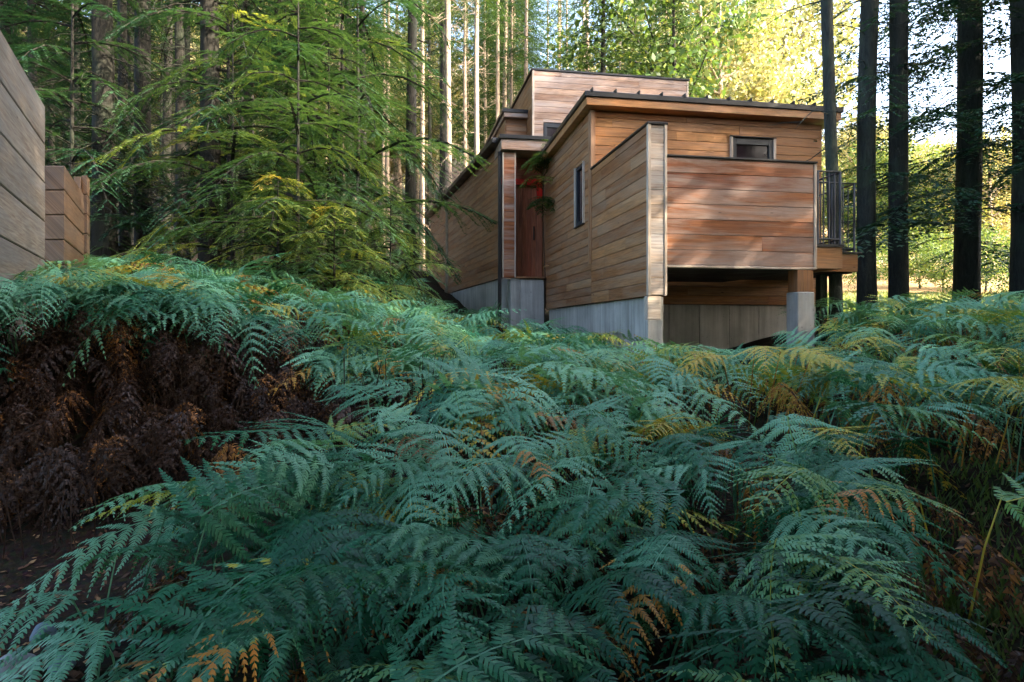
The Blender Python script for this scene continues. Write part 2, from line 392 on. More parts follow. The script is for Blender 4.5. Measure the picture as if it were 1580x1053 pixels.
# cores behind the boards
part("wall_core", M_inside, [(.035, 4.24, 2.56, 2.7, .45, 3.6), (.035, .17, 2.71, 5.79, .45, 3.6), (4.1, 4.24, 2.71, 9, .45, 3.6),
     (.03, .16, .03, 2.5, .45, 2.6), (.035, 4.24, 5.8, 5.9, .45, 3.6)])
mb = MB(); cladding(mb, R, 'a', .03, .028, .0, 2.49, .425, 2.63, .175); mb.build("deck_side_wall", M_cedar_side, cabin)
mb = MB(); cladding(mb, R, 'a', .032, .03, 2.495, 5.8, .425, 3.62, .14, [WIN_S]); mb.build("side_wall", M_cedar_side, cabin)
mb = MB(); cladding(mb, R, 'b', 2.555, .03, .07, 4.26, .42, 3.62, .155, [WIN_F]); mb.build("front_wall", M_cedar, cabin)
part("corner_board", M_cedar_side, [(-.012, .07, 2.47, 2.525, 1.08, 3.62, 2), (-.018, .0, 2.527, 2.6, 1.08, 3.6, 2)])
# wing wall cap and corner post
part("wall_cap", M_black, [(-.02, .2, .26, 2.49, 2.635, 2.665, 1)])
mb = MB()
z = .44
while z < 2.6:
    hh = min(random.uniform(.15, .26), 2.62 - z); fbox(mb, R, .03, .215, -.012, .2, z + .002, z + hh - .002, 0); z += hh
post = mb.build("corner_post", M_post, cabin)
part("post_trim", M_trim, [(-.012, .03, -.025, .03, .43, 2.63, 2)], post); part("post_trim", M_trim, [(.215, .25, -.025, .03, .43, 2.63, 2)], post)
part("post_cap", M_black, [(-.02, .26, -.035, .258, 2.632, 2.66)], post)
# front parapet
mb = MB(); cladding(mb, R, 'b', .04, .035, .25, 2.36, .83, 2.23, .2, maxlen=5)
par = mb.build("deck_parapet", M_cedar_front, cabin)
part("parapet_core", M_inside, [(.26, 2.35, .04, .12, .83, 2.2)], par)
part("parapet_cap", M_black, [(.25, 2.405, -.02, .16, 2.232, 2.256)], par)
part("parapet_trim", M_trim, [(.251, 2.4, -.008, .1, .8, .828)], par); part("parapet_trim", M_trim, [(2.362, 2.4, -.006, .1, .83, 2.23, 2)], par)
mb = MB(); cladding(mb, Rel(FR, CO), 'a', 2.395, .035, .101, 2.45, .83, 2.2, .2, maxlen=5); mb.build("parapet_side", M_cedar_front, par)
part("deck_floor", M_cedar, [(.2 + .0, 2.35, .13 + .14 * k, .265 + .14 * k, 1.02, 1.06) for k in range(16)])
part("deck_shade_soffit", M_inside, [(.22, 2.36, .125, 2.5, .802, .835), (2.365, 3.7, 1.0, 2.5, .85, .88)])  # closed underside added to keep light out of the cavity below the deck
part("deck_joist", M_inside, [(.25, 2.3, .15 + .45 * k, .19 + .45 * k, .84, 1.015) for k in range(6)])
# right-hand ledge and lower deck
part("deck_beam", M_cedar, [(2.41, 2.8, .02, .09, .82, 1.11)]); part("deck_beam", M_cedar, [(2.76, 2.8, .092, .93, .82, 1.11, 1), (2.81, 3.74, .93, .99, .87, 1.13)])
part("deck_edge", M_black, [(2.405, 2.82, .0, .95, 1.112, 1.15)]); part("deck_edge", M_black, [(2.822, 3.78, .9, 2.5, 1.14, 1.17)])
RR = R
def railing(items, post_pairs):
    rl = empty("railing", RR(*items[0][:2], items[0][4])); rl.parent = cabin; ro = np.array(rl.location)
    R = lambda a, b, z: tuple(np.array(RR(a, b, z)) - ro)
    for (a0, b0, a1, b1, z0, z1) in items:
        for zz in (z1, z0 + .08):
            mbx = MB(); tube(mbx, [R(a0, b0, zz), R((a0 + a1) / 2, (b0 + b1) / 2, zz), R(a1, b1, zz)], .014, 8); mbx.build('rail', M_steel, rl, True)
    for (a, b, z0, z1, r) in post_pairs:
        m2 = MB(); tube(m2, [R(a, b, z0), R(a, b, (z0 + z1) / 2), R(a, b, z1)], r, 8); m2.build("baluster", M_steel, rl, True)
bal = [(2.44 + .085 * k, .04, 1.15, 2.14, .009 if k % 4 else .02) for k in range(5)]
railing([(2.43, .04, 2.79, .04, 1.14, 2.14)], bal)
bal = [(2.79, .16 + .12 * k, 1.15, 2.14, .008) for k in range(7)]
railing([(2.79, .04, 2.79, .93, 1.14, 2.14)], bal)
bal = [(2.95 + .19 * k, .97, 1.16, 2.22, .009 if k % 4 else .018) for k in range(5)]
railing([(2.83, .97, 3.74, .97, 1.14, 2.22), (3.74, .97, 3.74, 2.4, 1.14, 2.22)], bal + [(3.74, 1.15 + .2 * k, 1.16, 2.22, .009) for k in range(6)])
# supports
part("deck_post", M_cedar, [(2.115, 2.35, .0, .22, .5, .798, 2)])
part("deck_pier", M_conc, [(2.105, 2.36, -.015, .25, -1.2, .498)], bev=.012)
part("deck_post", M_barkdark, [(3.3, 3.42, 1.2, 1.32, -1.2, .86, 2)])
# foundations with form joints
def conc_wall(a0, a1, b0, b1, z0, z1, step, along, fr=R):
    boxes = []
    s0, s1 = (a0, a1) if along == 0 else (b0, b1)
    n = max(1, round((s1 - s0) / step)); e = np.linspace(s0, s1, n + 1)
    for i in range(n):
        if along == 0: boxes.append((e[i] + .003, e[i + 1] - .003, b0, b1, z0, z1))
        else: boxes.append((a0, a1, e[i] + .003, e[i + 1] - .003, z0, z1))
    return part("foundation", M_conc, boxes, fr=fr, bev=.006)
conc_wall(.3, 4.2, 2.6, 2.8, -1.4, .418, .59, 0)
conc_wall(.06, .26, .12, 5.74, -1.4, .422, .59, 1)
part("post_base", M_trim, [(-.005, .17, .0, .118, .12, .424)])
part("post_base", M_conc, [(.0, .2, .005, .115, -1.0, .117)])
conc_wall(4.0, 4.2, 2.81, 8.8, -1.4, .418, .8, 1)
# roof of the near wing
def roof(name, a0, a1, b0, b1, ztop, fall, seam, parent=cabin, fr=R, cap=.09, fas=.13):
    rf = part(name, M_black, [], parent) if False else None
    m = MB()
    fbox(m, fr, a0, a1, b0, b1, ztop - cap, ztop, 1, .008, dz_back=fall)
    rf = m.build(name, M_black, parent)
    if seam:
        m = MB(); a = a0 + .12
        while a < a1 - .02:
            fbox(m, fr, a - .012, a + .012, b0 - .015, b1, ztop - .01, ztop + .05, 1, .003, dz_back=fall); a += seam
        m.build("roof_seams", M_black, rf)
    m = MB(); fbox(m, fr, a0 + .03, a1 - .03, b0 + .03, b1 - .03, ztop - cap - fas, ztop - cap - .002, 0, .004, dz_back=fall); m.build("fascia", M_cedar, rf)
    return rf
roof("roof", -.16, 4.52, 2.28, 8.9, 3.87, .22, .4)
# windows
def window(a0, a1, z0, z1, face, fixed):
    if face == 'b':
        fr = part("window", M_steel, [(a0 + .012, a0 + .09, fixed - .012, fixed + .06, z0 + .012, z1 - .012, 2), (a1 - .09, a1 - .012, fixed - .012, fixed + .06, z0 + .012, z1 - .012, 2),
             (a0 + .092, a1 - .092, fixed - .012, fixed + .06, z1 - .12, z1 - .012), (a0 + .092, a1 - .092, fixed - .012, fixed + .06, z0 + .012, z0 + .08)])
        part("pane", M_pane, [(a0 + .09, a1 - .09, fixed + .02, fixed + .03, z0 + .08, z1 - .12)], fr)
        part("casing", M_trim, [(a0 - .035, a0 + .01, fixed - .04, fixed + .02, z0, z1, 2)], fr); part("casing", M_trim, [(a1 - .01, a1 + .035, fixed - .04, fixed + .02, z0, z1, 2)], fr)
        part("head_flashing", M_black, [(a0 - .04, a1 + .04, fixed - .05, fixed + .02, z1 + .001, z1 + .018)], fr)
    else:
        fr = part("window", M_steel, [(fixed - .012, fixed + .06, a0 + .012, a0 + .07, z0 + .012, z1 - .012, 2), (fixed - .012, fixed + .06, a1 - .07, a1 - .012, z0 + .012, z1 - .012, 2),
             (fixed - .012, fixed + .06, a0 + .072, a1 - .072, z1 - .07, z1 - .012), (fixed - .012, fixed + .06, a0 + .072, a1 - .072, z0 + .012, z0 + .07)])
        part("pane", M_pane, [(fixed + .02, fixed + .03, a0 + .07, a1 - .07, z0 + .07, z1 - .07)], fr)
        part("casing", M_trim, [(fixed - .04, fixed + .02, a0 - .03, a0 + .01, z0, z1, 2)], fr); part("casing", M_trim, [(fixed - .04, fixed + .02, a1 - .01, a1 + .03, z0, z1, 2), ], fr)
        part("sill", M_black, [(fixed - .05, fixed + .02, a0 - .03, a1 + .03, z0 - .02, z0 - .002, 1)], fr)
window(*WIN_F, 'b', 2.53); window(*WIN_S, 'a', .01)
# entry: concrete landing, clad column, fascia, red header and door
part("foundation", M_conc, [(-.775, -.57, 5.74, 6.7, -.9, 1.075), (-.565, -.05, 5.745, 6.7, -.9, 1.055)], bev=.01)
part("landing", M_cedar_side, [(-.68, -.0, 5.70, 6.9, 1.078, 1.11)])
mb = MB(); z = 1.085
while z < 3.7:
    hh = min(random.uniform(.14, .24), 3.73 - z); fbox(mb, R, -.93, -.7, 5.70, 5.95, z + .002, z + hh - .002, 0); z += hh
col = mb.build("entry_column", M_cedar_front, cabin)
part("column_trim", M_trim, [(-.955, -.931, 5.69, 5.74, 1.085, 3.73, 2)], col); part("column_trim", M_trim, [(-.7, -.676, 5.69, 5.74, 1.085, 3.73, 2)], col)
part("downpipe", M_black, [(-1.04, -.97, 5.75, 5.83, .1, 3.75, 2)])
can = part("entry_canopy", M_block, [(-1.0, -.02, 5.58, 7.2, 3.76, 3.98)])
part("canopy_cap", M_black, [(-1.05, .05, 5.53, 7.25, 3.984, 4.06)], can)
part("entry_wall", M_doorwood, [(-.96, -.56, 6.15, 6.2, 1.12, 3.2, 2), (-.14, .0, 6.13, 6.18, 1.12, 3.2, 2), (-.96, -.0, 6.2, 6.25, 3.2, 3.75)])
part("entry_header", M_red, [(-.96, -.02, 6.08, 6.14, 3.14, 3.27)])
part("red_panel", M_red, [(-.14, -.02, 6.04, 6.1, 2.85, 3.13, 2)])
dr = part("entry_door", M_doorwood, [(-.555 + .11 * k, -.449 + .11 * k, 6.16, 6.2, 1.12, 3.13, 2) for k in range(4)])
part("door_latch", M_black, [(-.2, -.175, 6.12, 6.155, 1.95, 2.25)], dr)
part("entry_side_wall", M_cedar_side, [(.02, .06, 5.82, 7.0, .45, 3.6), ])
# hose tap on the side wall
mb = MB(); tube(mb, [R(.0, 5.5, 1.33), R(-.05, 5.5, 1.33), R(-.1, 5.5, 1.31), R(-.11, 5.5, 1.26)], .014, 8); tube(mb, [R(-.06, 5.47, 1.37), R(-.06, 5.5, 1.375), R(-.06, 5.53, 1.37)], .016, 8)
mb.build("hose_tap", M_copper, cabin, True)
# far wing
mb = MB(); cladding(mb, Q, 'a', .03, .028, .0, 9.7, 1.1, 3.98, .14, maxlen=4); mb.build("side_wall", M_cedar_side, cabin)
part("wall_core", M_inside, [(.035, .2, .05, 9.6, 1.12, 3.95)], fr=Q)
part("wall_core", M_inside, [(.035, 5.0, 9.6, 9.7, 1.12, 3.95)], fr=Q)
conc_wall(.05, .25, .05, 9.65, -.8, 1.098, .62, 1, Q)
m = MB(); fbox(m, Q, -.2, 4.8, -.1, 9.9, 3.985, 4.1, 1, .01); rf = m.build("roof", M_black, cabin)
# tall block with clad faces
part("wall_core", M_inside, [(.14, 4.06, 7.64, 11.2, 3.0, 6.25)])
mb = MB(); cladding(mb, R, 'b', 7.635, .03, .135, 4.07, 3.0, 6.26, .15, [(.36, .95, 3.5, 5.02)]); mb.build("upper_wall", M_block, cabin)
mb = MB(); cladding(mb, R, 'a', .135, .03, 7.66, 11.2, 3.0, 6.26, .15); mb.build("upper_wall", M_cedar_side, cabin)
part("corner_board", M_trim, [(.085, .132, 7.59, 7.65, 3.0, 6.26, 2)]); part("corner_board", M_trim, [(4.072, 4.115, 7.6, 7.65, 3.0, 6.26, 2)])
wf = part("window", M_steel, [(.37, .45, 7.6, 7.64, 3.5, 5.0, 2), (.86, .94, 7.6, 7.64, 3.5, 5.0, 2), (.452, .858, 7.6, 7.64, 4.9, 5.0)])
part("pane", M_pane, [(.45, .86, 7.625, 7.632, 3.5, 4.9)], wf)
part("roof", M_black, [(.06, 4.14, 7.58, 11.3, 6.265, 6.31)])
# low clerestory box left of it
mb = MB(); cladding(mb, R, 'b', 8.4, .03, -.42, .1, 4.1, 5.3, .15); cladding(mb, R, 'a', -.42, .03, 8.4, 12.0, 4.1, 5.3, .15); mb.build("clerestory_wall", M_cedar_side, cabin)
part("wall_core", M_inside, [(-.415, .12, 8.405, 12.0, 4.1, 5.28)])
m = MB(); fbox(m, R, -.55, .128, 8.2, 12.1, 5.42, 5.5, 1); rf = m.build("roof", M_black, cabin); part("fascia", M_block, [(-.5, .126, 8.23, 12.0, 5.305, 5.418)], rf)

# ------------------------------------------------------------------ timber walls on the left
FW = Frame(-3.95, 5.1, (.890, .4555), (-.4555, .890))
def timber_wall(name, label, m, b0, b1, z0, z1, bh, th, wav=.006, aoff=0., skew=False):
    fw = (lambda a, b, z: (FW(aoff, b, z)[0] + a, FW(aoff, b, z)[1], H + z)) if skew else (lambda a, b, z: FW(a + aoff, b, z)); root = empty(name, FW(aoff - th / 2, (b0 + b1) / 2, z0)); O = np.array(root.location); fr = Rel(fw, O)
    tag(root, label, "timber wall", "timber retaining walls at the left edge")
    z = z1; k = 0
    while z > z0 + .05:
        mm = MB(); d = random.uniform(0, wav)
        fbox(mm, fr, -th, d, b0, b1, z - bh + .006, z - .003, 1, .008); mm.build("board", m, root); z -= bh
    mm = MB(); fbox(mm, fr, -th - .1, -th - .002, b1 - .35, b1 - .25, z0, z1 - .03, 2); mm.build("post", m, root)
    return root
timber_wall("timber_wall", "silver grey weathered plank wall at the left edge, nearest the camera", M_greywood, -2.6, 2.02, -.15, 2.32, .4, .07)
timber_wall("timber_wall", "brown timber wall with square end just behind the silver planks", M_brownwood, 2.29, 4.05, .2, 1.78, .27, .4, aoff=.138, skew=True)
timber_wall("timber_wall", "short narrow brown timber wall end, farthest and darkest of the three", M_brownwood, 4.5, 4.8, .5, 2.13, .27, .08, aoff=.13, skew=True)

# ------------------------------------------------------------------ foliage generators
def curve_pts(n, L, droop, rise=0., sway=0.):
    t = np.linspace(0, 1, n)
    return np.stack([L * t, sway * np.sin(t * 3), rise * L * t - droop * L * t ** 2], -1)
def frond(seed, L=.75, np_=13, hi=True, W=.34):
    """bracken blade from its base along +X: rachis, paired pinnae, each with paired pinnules. returns V,quads,tint_off"""
    r = np.random.default_rng(seed)
    V = []; Fq = []; n = 0; T = []
    def ribbon(p0, p1, w0, w1, up):
        nonlocal n
        d = p1 - p0; s = np.cross(d, up); s /= np.linalg.norm(s) + 1e-9
        V.append(np.array([p0 - s * w0, p0 + s * w0, p1 + s * w1, p1 - s * w1])); Fq.append(np.array([[0, 1, 2, 3]]) + n); n += 4; T.append(np.full(4, .1))
    up = np.array([0, 0, 1.])
    def rp(t): return np.array([L * t, .03 * math.sin(t * 3 + seed), L * (.10 * t - .34 * t * t)])
    ts = 1 - (1 - np.linspace(0.0, .985, np_)) ** 1.12
    tt = np.linspace(0, 1, 9)
    for a, b in zip(tt[:-1], tt[1:]): ribbon(rp(a), rp(b), .003 * (1 - a) + .0008, .003 * (1 - b) + .0008, up)
    for i, t in enumerate(ts):
        base = rp(t); dirx = rp(min(1, t + .02)) - rp(t - .02 if t > .02 else 0); dirx /= np.linalg.norm(dirx)
        for sgn in (-1, 1):
            prof = (1 - t) ** .85 * (1 if t > .03 else .92) * (.9 + .2 * r.random())
            pl = W * prof + .02
            ang = math.radians(74 - 26 * t + r.uniform(-10, 10)); lift = r.uniform(-.25, .2)
            dp = dirx * math.cos(ang) + np.array([0, sgn * math.sin(ang), lift])
            dp /= np.linalg.norm(dp)
            dr = r.uniform(.05, .6); sw = r.uniform(-.1, .28)
            m = max(4, int(pl / (.015 if hi else .022)))
            u = (np.arange(m) + .6) / m
            pts = base + dp * (pl * u)[:, None] + dirx * (sw * pl * u ** 2)[:, None] + up * (-dr * pl * u ** 2)[:, None]
            ends = base + dp * pl + dirx * sw * pl - up * dr * pl
            ribbon(base, pts[m // 2], .0016, .001, up); ribbon(pts[m // 2], ends, .001, .0004, up)
            tang = np.gradient(np.vstack([pts, ends]), axis=0)[:-1]; tang /= np.linalg.norm(tang, axis=1)[:, None]
            side = np.cross(up, tang); side /= np.linalg.norm(side, axis=1)[:, None]
            nor = np.cross(tang, side)
            for s2 in (-1, 1):
                pll = (.105 * pl + .008) * (1 - u) ** .6 * r.uniform(.85, 1.15, m) * (1 if hi else 1.05)
                a2 = np.radians(68 - 18 * u)[:, None]
                dl = tang * np.cos(a2) + side * s2 * np.sin(a2) + nor * (r.uniform(-.3, .12, m))[:, None]
                wd = (pl / m) * .5 * (.88 if hi else .95)
                wl = tang * wd
                tipd = tang * (pll * .22)[:, None]
                b0 = pts; L_ = pll[:, None]
                if hi:
                    md = b0 + dl * L_ * .55 + tipd * .3; tp = b0 + dl * L_ + tipd - nor * (L_ * .12)
                    v = np.stack([b0 - wl * .85, b0 + wl * .95, md + wl * .95, md - wl, tp + wl * .35, tp - wl * .3], 1)
                    V.append(v.reshape(-1, 3)); q = np.array([[0, 1, 2, 3], [3, 2, 4, 5]])
                    Fq.append((np.arange(m)[:, None, None] * 6 + q[None]).reshape(-1, 4) + n); n += 6 * m
                    T.append(np.repeat(r.uniform(-.04, .04, m), 6))
                else:
                    v = np.stack([b0 - wl * .9, b0 + wl * .95, b0 + dl * L_ + tipd, b0 + dl * L_ * .55 - wl * .9], 1)
                    V.append(v.reshape(-1, 3)); Fq.append((np.arange(m)[:, None] * 4 + np.arange(4)[None]) + n); n += 4 * m
                    T.append(np.repeat(r.uniform(-.04, .04, m), 4))
    return np.vstack(V), np.vstack(Fq), np.concatenate(T)
def fix_hi(): pass
HI = [frond(100 + i, .66 + .05 * (i % 4), 13 + i % 3, True, .27 + .02 * (i % 4)) for i in range(10)]
LO = [frond(200 + i, .78, 12, False, .34) for i in range(6)]
def rotm(az, pitch, roll):
    ca, sa = math.cos(az), math.sin(az); cp, sp = math.cos(pitch), math.sin(pitch); cr, sr = math.cos(roll), math.sin(roll)
    Rz = np.array([[ca, -sa, 0], [sa, ca, 0], [0, 0, 1]]); Ry = np.array([[cp, 0, -sp], [0, 1, 0], [sp, 0, cp]]); Rx = np.array([[1, 0, 0], [0, cr, -sr], [0, sr, cr]])
    return Rz @ Ry @ Rx
class FernSink:
    def __init__(s): s.V = []; s.F = []; s.T = []; s.n = 0
    def stem(s, p0, p1, r, t):
        p0 = np.array(p0); p1 = np.array(p1); d = p1 - p0; a = np.cross(d, [0.3, .9, .1]); a /= np.linalg.norm(a); b = np.cross(d, a); b /= np.linalg.norm(b)
        mid = (p0 + p1) / 2 + np.array([0, 0, .06])
        ring = [a, b, -a, -b]; V = []
        for p, rr in ((p0, r), (mid, r * .85), (p1, r * .6)): V += [p + q * rr for q in ring]
        q = []
        for k in (0, 4):
            for i in range(4): q.append([k + i, k + (i + 1) % 4, k + 4 + (i + 1) % 4, k + 4 + i])
        s.V.append(np.array(V)); s.F.append(np.array(q) + s.n); s.T.append(np.full(12, t)); s.n += 12
    def fern(s, x, y, hgt, az, pitch, roll, sc, tint, hi, z=None, stipe=True, tip=None):
        gz = float(ground(x, y)) if z is None else z
        # stipe leans toward az
        bx = x + math.cos(az) * hgt * .28; by = y + math.sin(az) * hgt * .28; bz = gz + hgt
        if stipe: s.stem((x, y, gz - .03), (bx, by, bz), .005, min(1, tint + .12) if tint < .8 else tint)
        V, Fq, T = (HI if hi else LO)[rng.integers(0, 10 if hi else 6)]
        V = V * sc
        bd_ = rng.normal(0, .28); V = np.stack([V[:, 0], V[:, 1] + bd_ * V[:, 0] ** 2, V[:, 2] - abs(rng.normal(0, .3)) * V[:, 0] ** 2 + rng.normal(0, .12) * V[:, 0] * V[:, 1]], -1)
        if tint > .78: # withered: curl down
            V = V.copy(); V[:, 2] -= .9 * (np.abs(V[:, 1]) ** 1.5) + .45 * V[:, 0] ** 2; V[:, 1] *= .75
            V += rng.normal(0, .003, V.shape)
        V = V @ rotm(az, pitch, roll).T + np.array([bx, by, bz])
        s.V.append(V); s.F.append(Fq + s.n)
        tt = tint + T + rng.normal(0, .01)
        if tip is not None: # browned tip
            xx = np.linalg.norm(V - np.array([bx, by, bz]), axis=1) / sc; tt = np.where(xx > .42 + .12 * np.sin(V[:, 0] * 31) * np.sin(V[:, 1] * 27), tip, tt)
        s.T.append(np.clip(tt, 0, 1)); s.n += len(V)
    def build(s, name, parent=None, origin=None):
        V = np.vstack(s.V)
        if origin is not None: V = V - np.array(origin)
        o = link(name, rawmesh(name, V, np.vstack(s.F), M_fern, {"tint": np.concatenate(s.T)}), parent)
        if origin is not None: o.location = origin
        return o
# ---- density mask in photo terms
def proj(x, y, z): return CX + F * x / y, HY - F * (z - H) / y
def toe(x): return 3.9 + .38 * (x + 4.0)
bed = FernSink(); dead = FernSink()
def inpoly(px, py, poly):
    c = False; j = len(poly) - 1
    for i in range(len(poly)):
        (xi, yi), (xj, yj) = poly[i], poly[j]
        if (yi > py) != (yj > py) and px < (xj - xi) * (py - yi) / (yj - yi) + xi: c = not c
        j = i
    return c
GULLY = [(-400, 470), (110, 540), (230, 640), (420, 590), (560, 655), (400, 680), (240, 745), (0, 840), (-400, 900)]
SOIL = [(-400, 900), (60, 930), (230, 850), (335, 880), (260, 1200), (-400, 1200)]
BARE = [(1400, 640), (1700, 690), (1700, 1200), (1480, 1060), (1330, 830)]
cnt = 0
tries = 0
pts = []
while cnt < 1250 and tries < 60000:
    tries += 1
    y = 1.15 + 9.6 * rng.random() ** .85; x = rng.uniform(-.86, .86) * (y + .6)
    gz = float(ground(x, y))
    px, py = proj(x, y, gz + .45)
    if px < -160 or px > 1740: continue
    # keep the cabin footprint clear
    a = (x - 1.748) * .9843 + (y - 8.5) * .1764; b = -(x - 1.748) * .1764 + (y - 8.5) * .9843
    if a > -.25 and b > -.35 and a < 5: 
        if not (a > 2.6 and b < 1.0): continue
    # left gully: bare ground and dead bracken on the bank
    if x < -1.5 - .1 * (y - 2.5) and y < toe(x) + (.8 if x < -2 else .55): continue
    if x < -.9 and y < 2.35: continue
    if x < -.75 and toe(x) - 1.0 < y < toe(x) + .35 and y > 3.6: continue
    # bare corner at lower right
    if x > 1.55 and y < 3.4 and x > .52 * y + .55 : 
        if rng.random() < .85: continue
    if (abs(x / y - .35) < .085 and 4.1 < y < 5.9) or (abs(x / y - .675) < .08 and 3.5 < y < 4.6): continue
    mind = .2 if y < 2.8 else .17 + .005 * y
    if any((x - q[0]) ** 2 + (y - q[1]) ** 2 < mind * mind for q in pts): continue
    pts.append((x, y)); cnt += 1
    hi = y < 4.2
    hgt = rng.uniform(.42, .62) * (1 if y > 3 else .88)
    if y < 2.0: hgt = rng.uniform(.25, .45)
    if y > 5.2 and -.8 < x < 3.6: hgt *= .97
    if x < -1.5 and y > 5: hgt *= .85
    # fronds lean downhill, towards the camera and down to the left or right of it
    az = math.radians(rng.normal(-100 if x < 1.5 else -70, 62))
    if rng.random() < .22: az = rng.uniform(0, 2 * math.pi)
    bl = .75 * 1.1
    rej = False
    for f_ in (.15, .5, .85):
        ex = x + math.cos(az) * (hgt * .28 + bl * f_); ey = y + math.sin(az) * (hgt * .28 + bl * f_)
        if ey < .35: continue
        qx, qy = proj(ex, ey, gz + hgt - .1 * f_)
        if inpoly(qx, qy, GULLY) or (inpoly(qx, qy, SOIL) and (f_ < .8 or qx < 120)) or (inpoly(qx, qy, BARE) and f_ < .8 and rng.random() < .75): rej = True
    if rej: cnt -= 1; pts.pop(); continue
    u = rng.random()
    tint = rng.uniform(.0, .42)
    tint += .3 * min(1, max(0, (y - 2.4) / 2.4)) * rng.uniform(.4, 1); tint = min(tint, .52)  # near fronds darker, farther ones paler: shade and sky sheen put in the tint
    if u > .93: tint = rng.uniform(.55, .66 if y > 3 else .6)
    elif u > .89 and y > 3: tint = rng.uniform(.66, .8)
    if y > 5 and x > .2 and rng.random() < .18: tint = rng.uniform(.55, .7)
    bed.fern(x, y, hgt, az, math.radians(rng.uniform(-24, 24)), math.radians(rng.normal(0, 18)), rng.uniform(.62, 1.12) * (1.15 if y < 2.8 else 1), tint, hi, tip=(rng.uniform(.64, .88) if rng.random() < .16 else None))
    if rng.random() < (.4 if y > 3.5 else .25):
        dead.fern(x + .1, y + .05, hgt * .62, az + 1.5, math.radians(rng.uniform(-30, 5)), .2, rng.uniform(.6, .9), rng.uniform(.84, .95), False)
# ---- bank of dead brown bracken at the left
for i in range(430):
    x = rng.uniform(-5.2, -.5); y = toe(x) + rng.uniform(-.25, 1.0)
    dead.fern(x, y, rng.uniform(.12, .42), math.radians(rng.normal(-85, 50)), math.radians(rng.uniform(-75, -15)), rng.normal(0, .4), rng.uniform(.45, .85), rng.uniform(.88, 1.0), False)
for i in range(120):
    x = rng.uniform(-4.5, -.6); y = toe(x) + rng.uniform(-.7, .2); g = float(ground(x, y))
    dead.stem((x, y, g), (x + rng.normal(0, .08), y + rng.normal(0, .08), g + rng.uniform(.3, .8)), .004, .97)
# ferns climbing along the far wing and round the entry pier
for i in range(110):
    y = rng.uniform(7.6, 15.5); x = lerp(-.75, -2.6, (y - 9) / 6.5) + rng.uniform(-2.2, .25) if y > 9 else rng.uniform(-3, .3)
    bed.fern(x, y, rng.uniform(.3, .5), math.radians(rng.normal(-95, 60)), math.radians(rng.uniform(-20, 15)), rng.normal(0, .25), rng.uniform(.6, .95), rng.uniform(.2, .58), False)
for i in range(130):
    y = rng.uniform(8.6, 14.2); x = rng.uniform(-.19, -.035) * y
    bed.fern(x, y, rng.uniform(.2, .42), math.radians(rng.normal(-70, 60)), math.radians(rng.uniform(-20, 15)), rng.normal(0, .25), rng.uniform(.5, .8), rng.uniform(.2, .58), False)
# crest overhanging the bank
for i in range(60):
    x = rng.uniform(-5.0, -.4); y = toe(x) + rng.uniform(.85, 1.25)
    bed.fern(x, y, rng.uniform(.3, .45), math.radians(rng.normal(-75, 35)), math.radians(rng.uniform(-18, 12)), rng.normal(0, .2), rng.uniform(.7, 1.0), rng.uniform(.15, .5), False)
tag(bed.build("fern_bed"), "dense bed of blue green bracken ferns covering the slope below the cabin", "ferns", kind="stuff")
tag(dead.build("dead_bracken"), "withered brown bracken under the living ferns and on the left bank", "dead ferns", kind="stuff")

# ---- single ferns that stand out
def lone(label, spec, name="bracken_fern"):
    x, y = spec[0][0], spec[0][1]; org = (x, y, float(ground(x, y)))
    s = FernSink()
    for q in spec: s.fern(*q)
    o = s.build(name, None, org); tag(o, label, "fern", "ferns that stand out from the bed"); return o
r_ = math.radians
lone("bracken fern tinted yellow as a patch of sun in front of the concrete wall under the deck", [(2.0, 5.6, .7, r_(-95), r_(5), 0, 1.0, .72, True), (2.3, 5.7, .68, r_(-60), r_(0), .1, .9, .7, True), (1.75, 5.8, .68, r_(-130), 0, 0, .9, .73, True), (2.05, 5.35, .66, r_(-75), r_(12), .2, .85, .71, True), (1.85, 5.45, .62, r_(-150), r_(8), 0, .8, .74, True), (2.2, 5.3, .6, r_(-30), r_(8), 0, .8, .7, True), (2.1, 5.3, .42, r_(-80), r_(-20), 0, .8, .8, True)])  # yellow tint stands in for a sun spot on these fronds
lone("yellow green bracken fern at right below the big trunks", [(3.0, 4.5, .58, r_(-60), r_(8), 0, 1.05, .66, True), (2.95, 4.35, .6, r_(-100), r_(10), 0, .85, .68, True), (3.2, 4.4, .58, r_(-45), r_(10), 0, .85, .64, True), (3.35, 4.7, .56, r_(-20), r_(4), 0, .95, .67, True)])
lone("rust brown fern beside the yellow green fern on the right", [(2.6, 4.6, .52, r_(-120), r_(-10), 0, .8, .8, True)])
lone("large dark green fern arching left over the bare soil at bottom left", [(-.75, 2.35, .42, r_(196), r_(-6), .15, 1.35, .2, True), (-.8, 2.2, .36, r_(215), r_(-12), 0, 1.15, .25, True), (-.7, 2.2, .36, r_(235), r_(-12), 0, 1.05, .2, True)])
lone("green fern with a withered brown tip in the left foreground", [(-.55, 2.0, .42, r_(200), r_(-4), .1, 1.0, .28, True, None, True, .83)])
lone("fern frond spreading low over the stones at the bottom left corner", [(-1.25, 2.15, .3, r_(225), r_(-10), 0, .95, .33, True), (-1.5, 2.4, .3, r_(205), r_(-8), 0, .95, .3, True)])
lone("bright green fern standing upright right of centre", [(1.05, 2.5, .42, r_(-85), r_(14), 0, .9, .6, True)])
lone("fern lifted above the bed against the shaded cavity under the deck", [(1.35, 6.6, .62, r_(-10), r_(16), 0, .9, .5, True), (1.3, 6.6, .6, r_(170), r_(10), 0, .9, .45, True)])
lone("withered rust fern hanging over the dark left bank", [(-1.6, 3.9, .5, r_(-90), r_(-60), 0, .8, .86, True)], "dead_fern")
